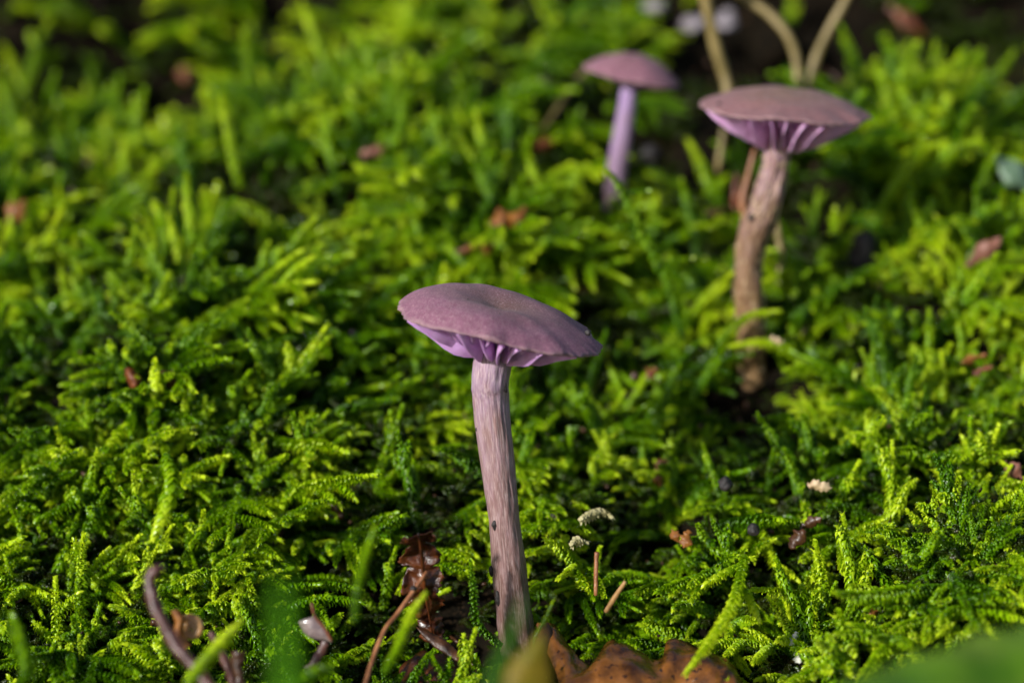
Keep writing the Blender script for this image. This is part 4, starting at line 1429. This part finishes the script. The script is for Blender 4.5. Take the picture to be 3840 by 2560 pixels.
tube_thing('dry_stalk', [(2830, 560), (2800, 680), (2785, 760), (2795, 830)], [7, 12, 16, 10], M['orange_twig'], 'thin brown stalk close behind the scaly stem', 'stalk', depth=d2 + 0.2, rough=.1)
tube_thing('dry_stalk', [(2220, 240), (2150, 320), (2090, 410), (2040, 480)], [8, 10, 10, 8], M['stalk'], 'blurred slanting stalk left of the lilac mushroom', 'stalk', lift=1.0, rough=.1)
tube_thing('twig', [(370, 1290), (400, 1200), (415, 1100)], [5, 6, 5], M['rust'], 'thin rusty stalk in the moss at the left', 'twig', lift=.5, rough=.1)

# stones in the gap at the back, dark clods, lichen pebble
for i, (a_, b_, r_, lb) in enumerate([(2455, 25, 34, 'blurred pale pebble at the top edge, left of the stalks'), (2595, 92, 36, 'blurred whitish pebble left of the thick stalk'),
                                      (2720, 88, 36, 'blurred grey-white pebble between the stalks'), (2660, 75, 30, 'blurred pale pebble behind the thick stalk'), (2730, 50, 22, 'small blurred pebble above the grey-white one')]):
    clod_thing('pebble', a_, b_, r_, M['stone'], lb, 'pebble', lift=0.5, axis=(1.2, 1, .7), seed=30 + i, group='pebbles in the bare gap')
clod_thing('soil_clod', 3240, 960, 70, M['dark'], 'dark lump of earth in the hole at the right', 'clod', lift=0.5, axis=(.8, 1, 1.3), seed=41)
clod_thing('soil_clod', 2900, 180, 90, M['soil'], 'blurred brown lump of earth between the back stalks', 'clod', lift=0.1, axis=(1, 1, 1.2), seed=42)
clod_thing('soil_clod', 2440, 575, 32, M['dark'], 'small dark lump right of the lilac stem', 'clod', lift=0.5, seed=43)
clod_thing('soil_clod', 1322, 1250, 13, M['dark'], 'small black crumb on the moss left of the big cap', 'clod', lift=0.8, seed=44)
clod_thing('soil_clod', 2720, 1815, 26, M['dark'], 'dark round crumb in the moss beside the plump hanging shoot', 'clod', lift=0.7, seed=45)
clod_thing('soil_clod', 2825, 1985, 24, M['dark'], 'dark crumb below the plump shoot pointing right', 'clod', lift=0.6, seed=46)
clod_thing('soil_clod', 2380, 1410, 16, M['brown_wet'], 'brown crumb in the moss between the two stems', 'clod', lift=0.6, seed=47)
clod_thing('soil_clod', 2155, 865, 26, M['pink_brown'], 'blurred pinkish crumb left of the foot of the lilac stem', 'clod', lift=0.6, seed=48)
clod_thing('lichen_pebble', 2012, 2550, 30, M['lichen'], 'tiny pebble with yellow and blue lichen at the bottom edge', 'pebble', depth=36.2, axis=(1.2, 1, .8), seed=49)

# crumbs and needles sprinkled in the moss: nobody could count them
IV, IF = ico(1)
LV, LF, o_ = [], [], 0
for i in range(1500):
    y_ = rng.uniform(-5, 24)
    x_ = rng.uniform(-1, 1) * ((y_ - CAM[1]) * 0.2 * 1.25 + 1) + CAM[0]
    z_ = float(H(x_, y_)) + rng.uniform(0.1, 0.95)
    ax = rng.uniform(0.3, 1.4, 3) * rng.uniform(0.02, 0.06)
    if rng.uniform() < 0.2:
        ax[0] *= 4
    q = Matrix.Rotation(rng.uniform(0, 6.28), 3, 'Z') @ Matrix.Rotation(rng.uniform(-1, 1), 3, 'Y')
    LV.append((IV * ax) @ np.array(q).T + (x_, y_, z_))
    LF += [tuple(a + o_ for a in f) for f in IF]
    o_ += len(IV)
tag(link('crumbs', mesh('crumbs', np.vstack(LV), LF, M['brown_wet'])), 'brown crumbs of rotted leaf sprinkled through the moss', 'crumbs', kind='stuff')
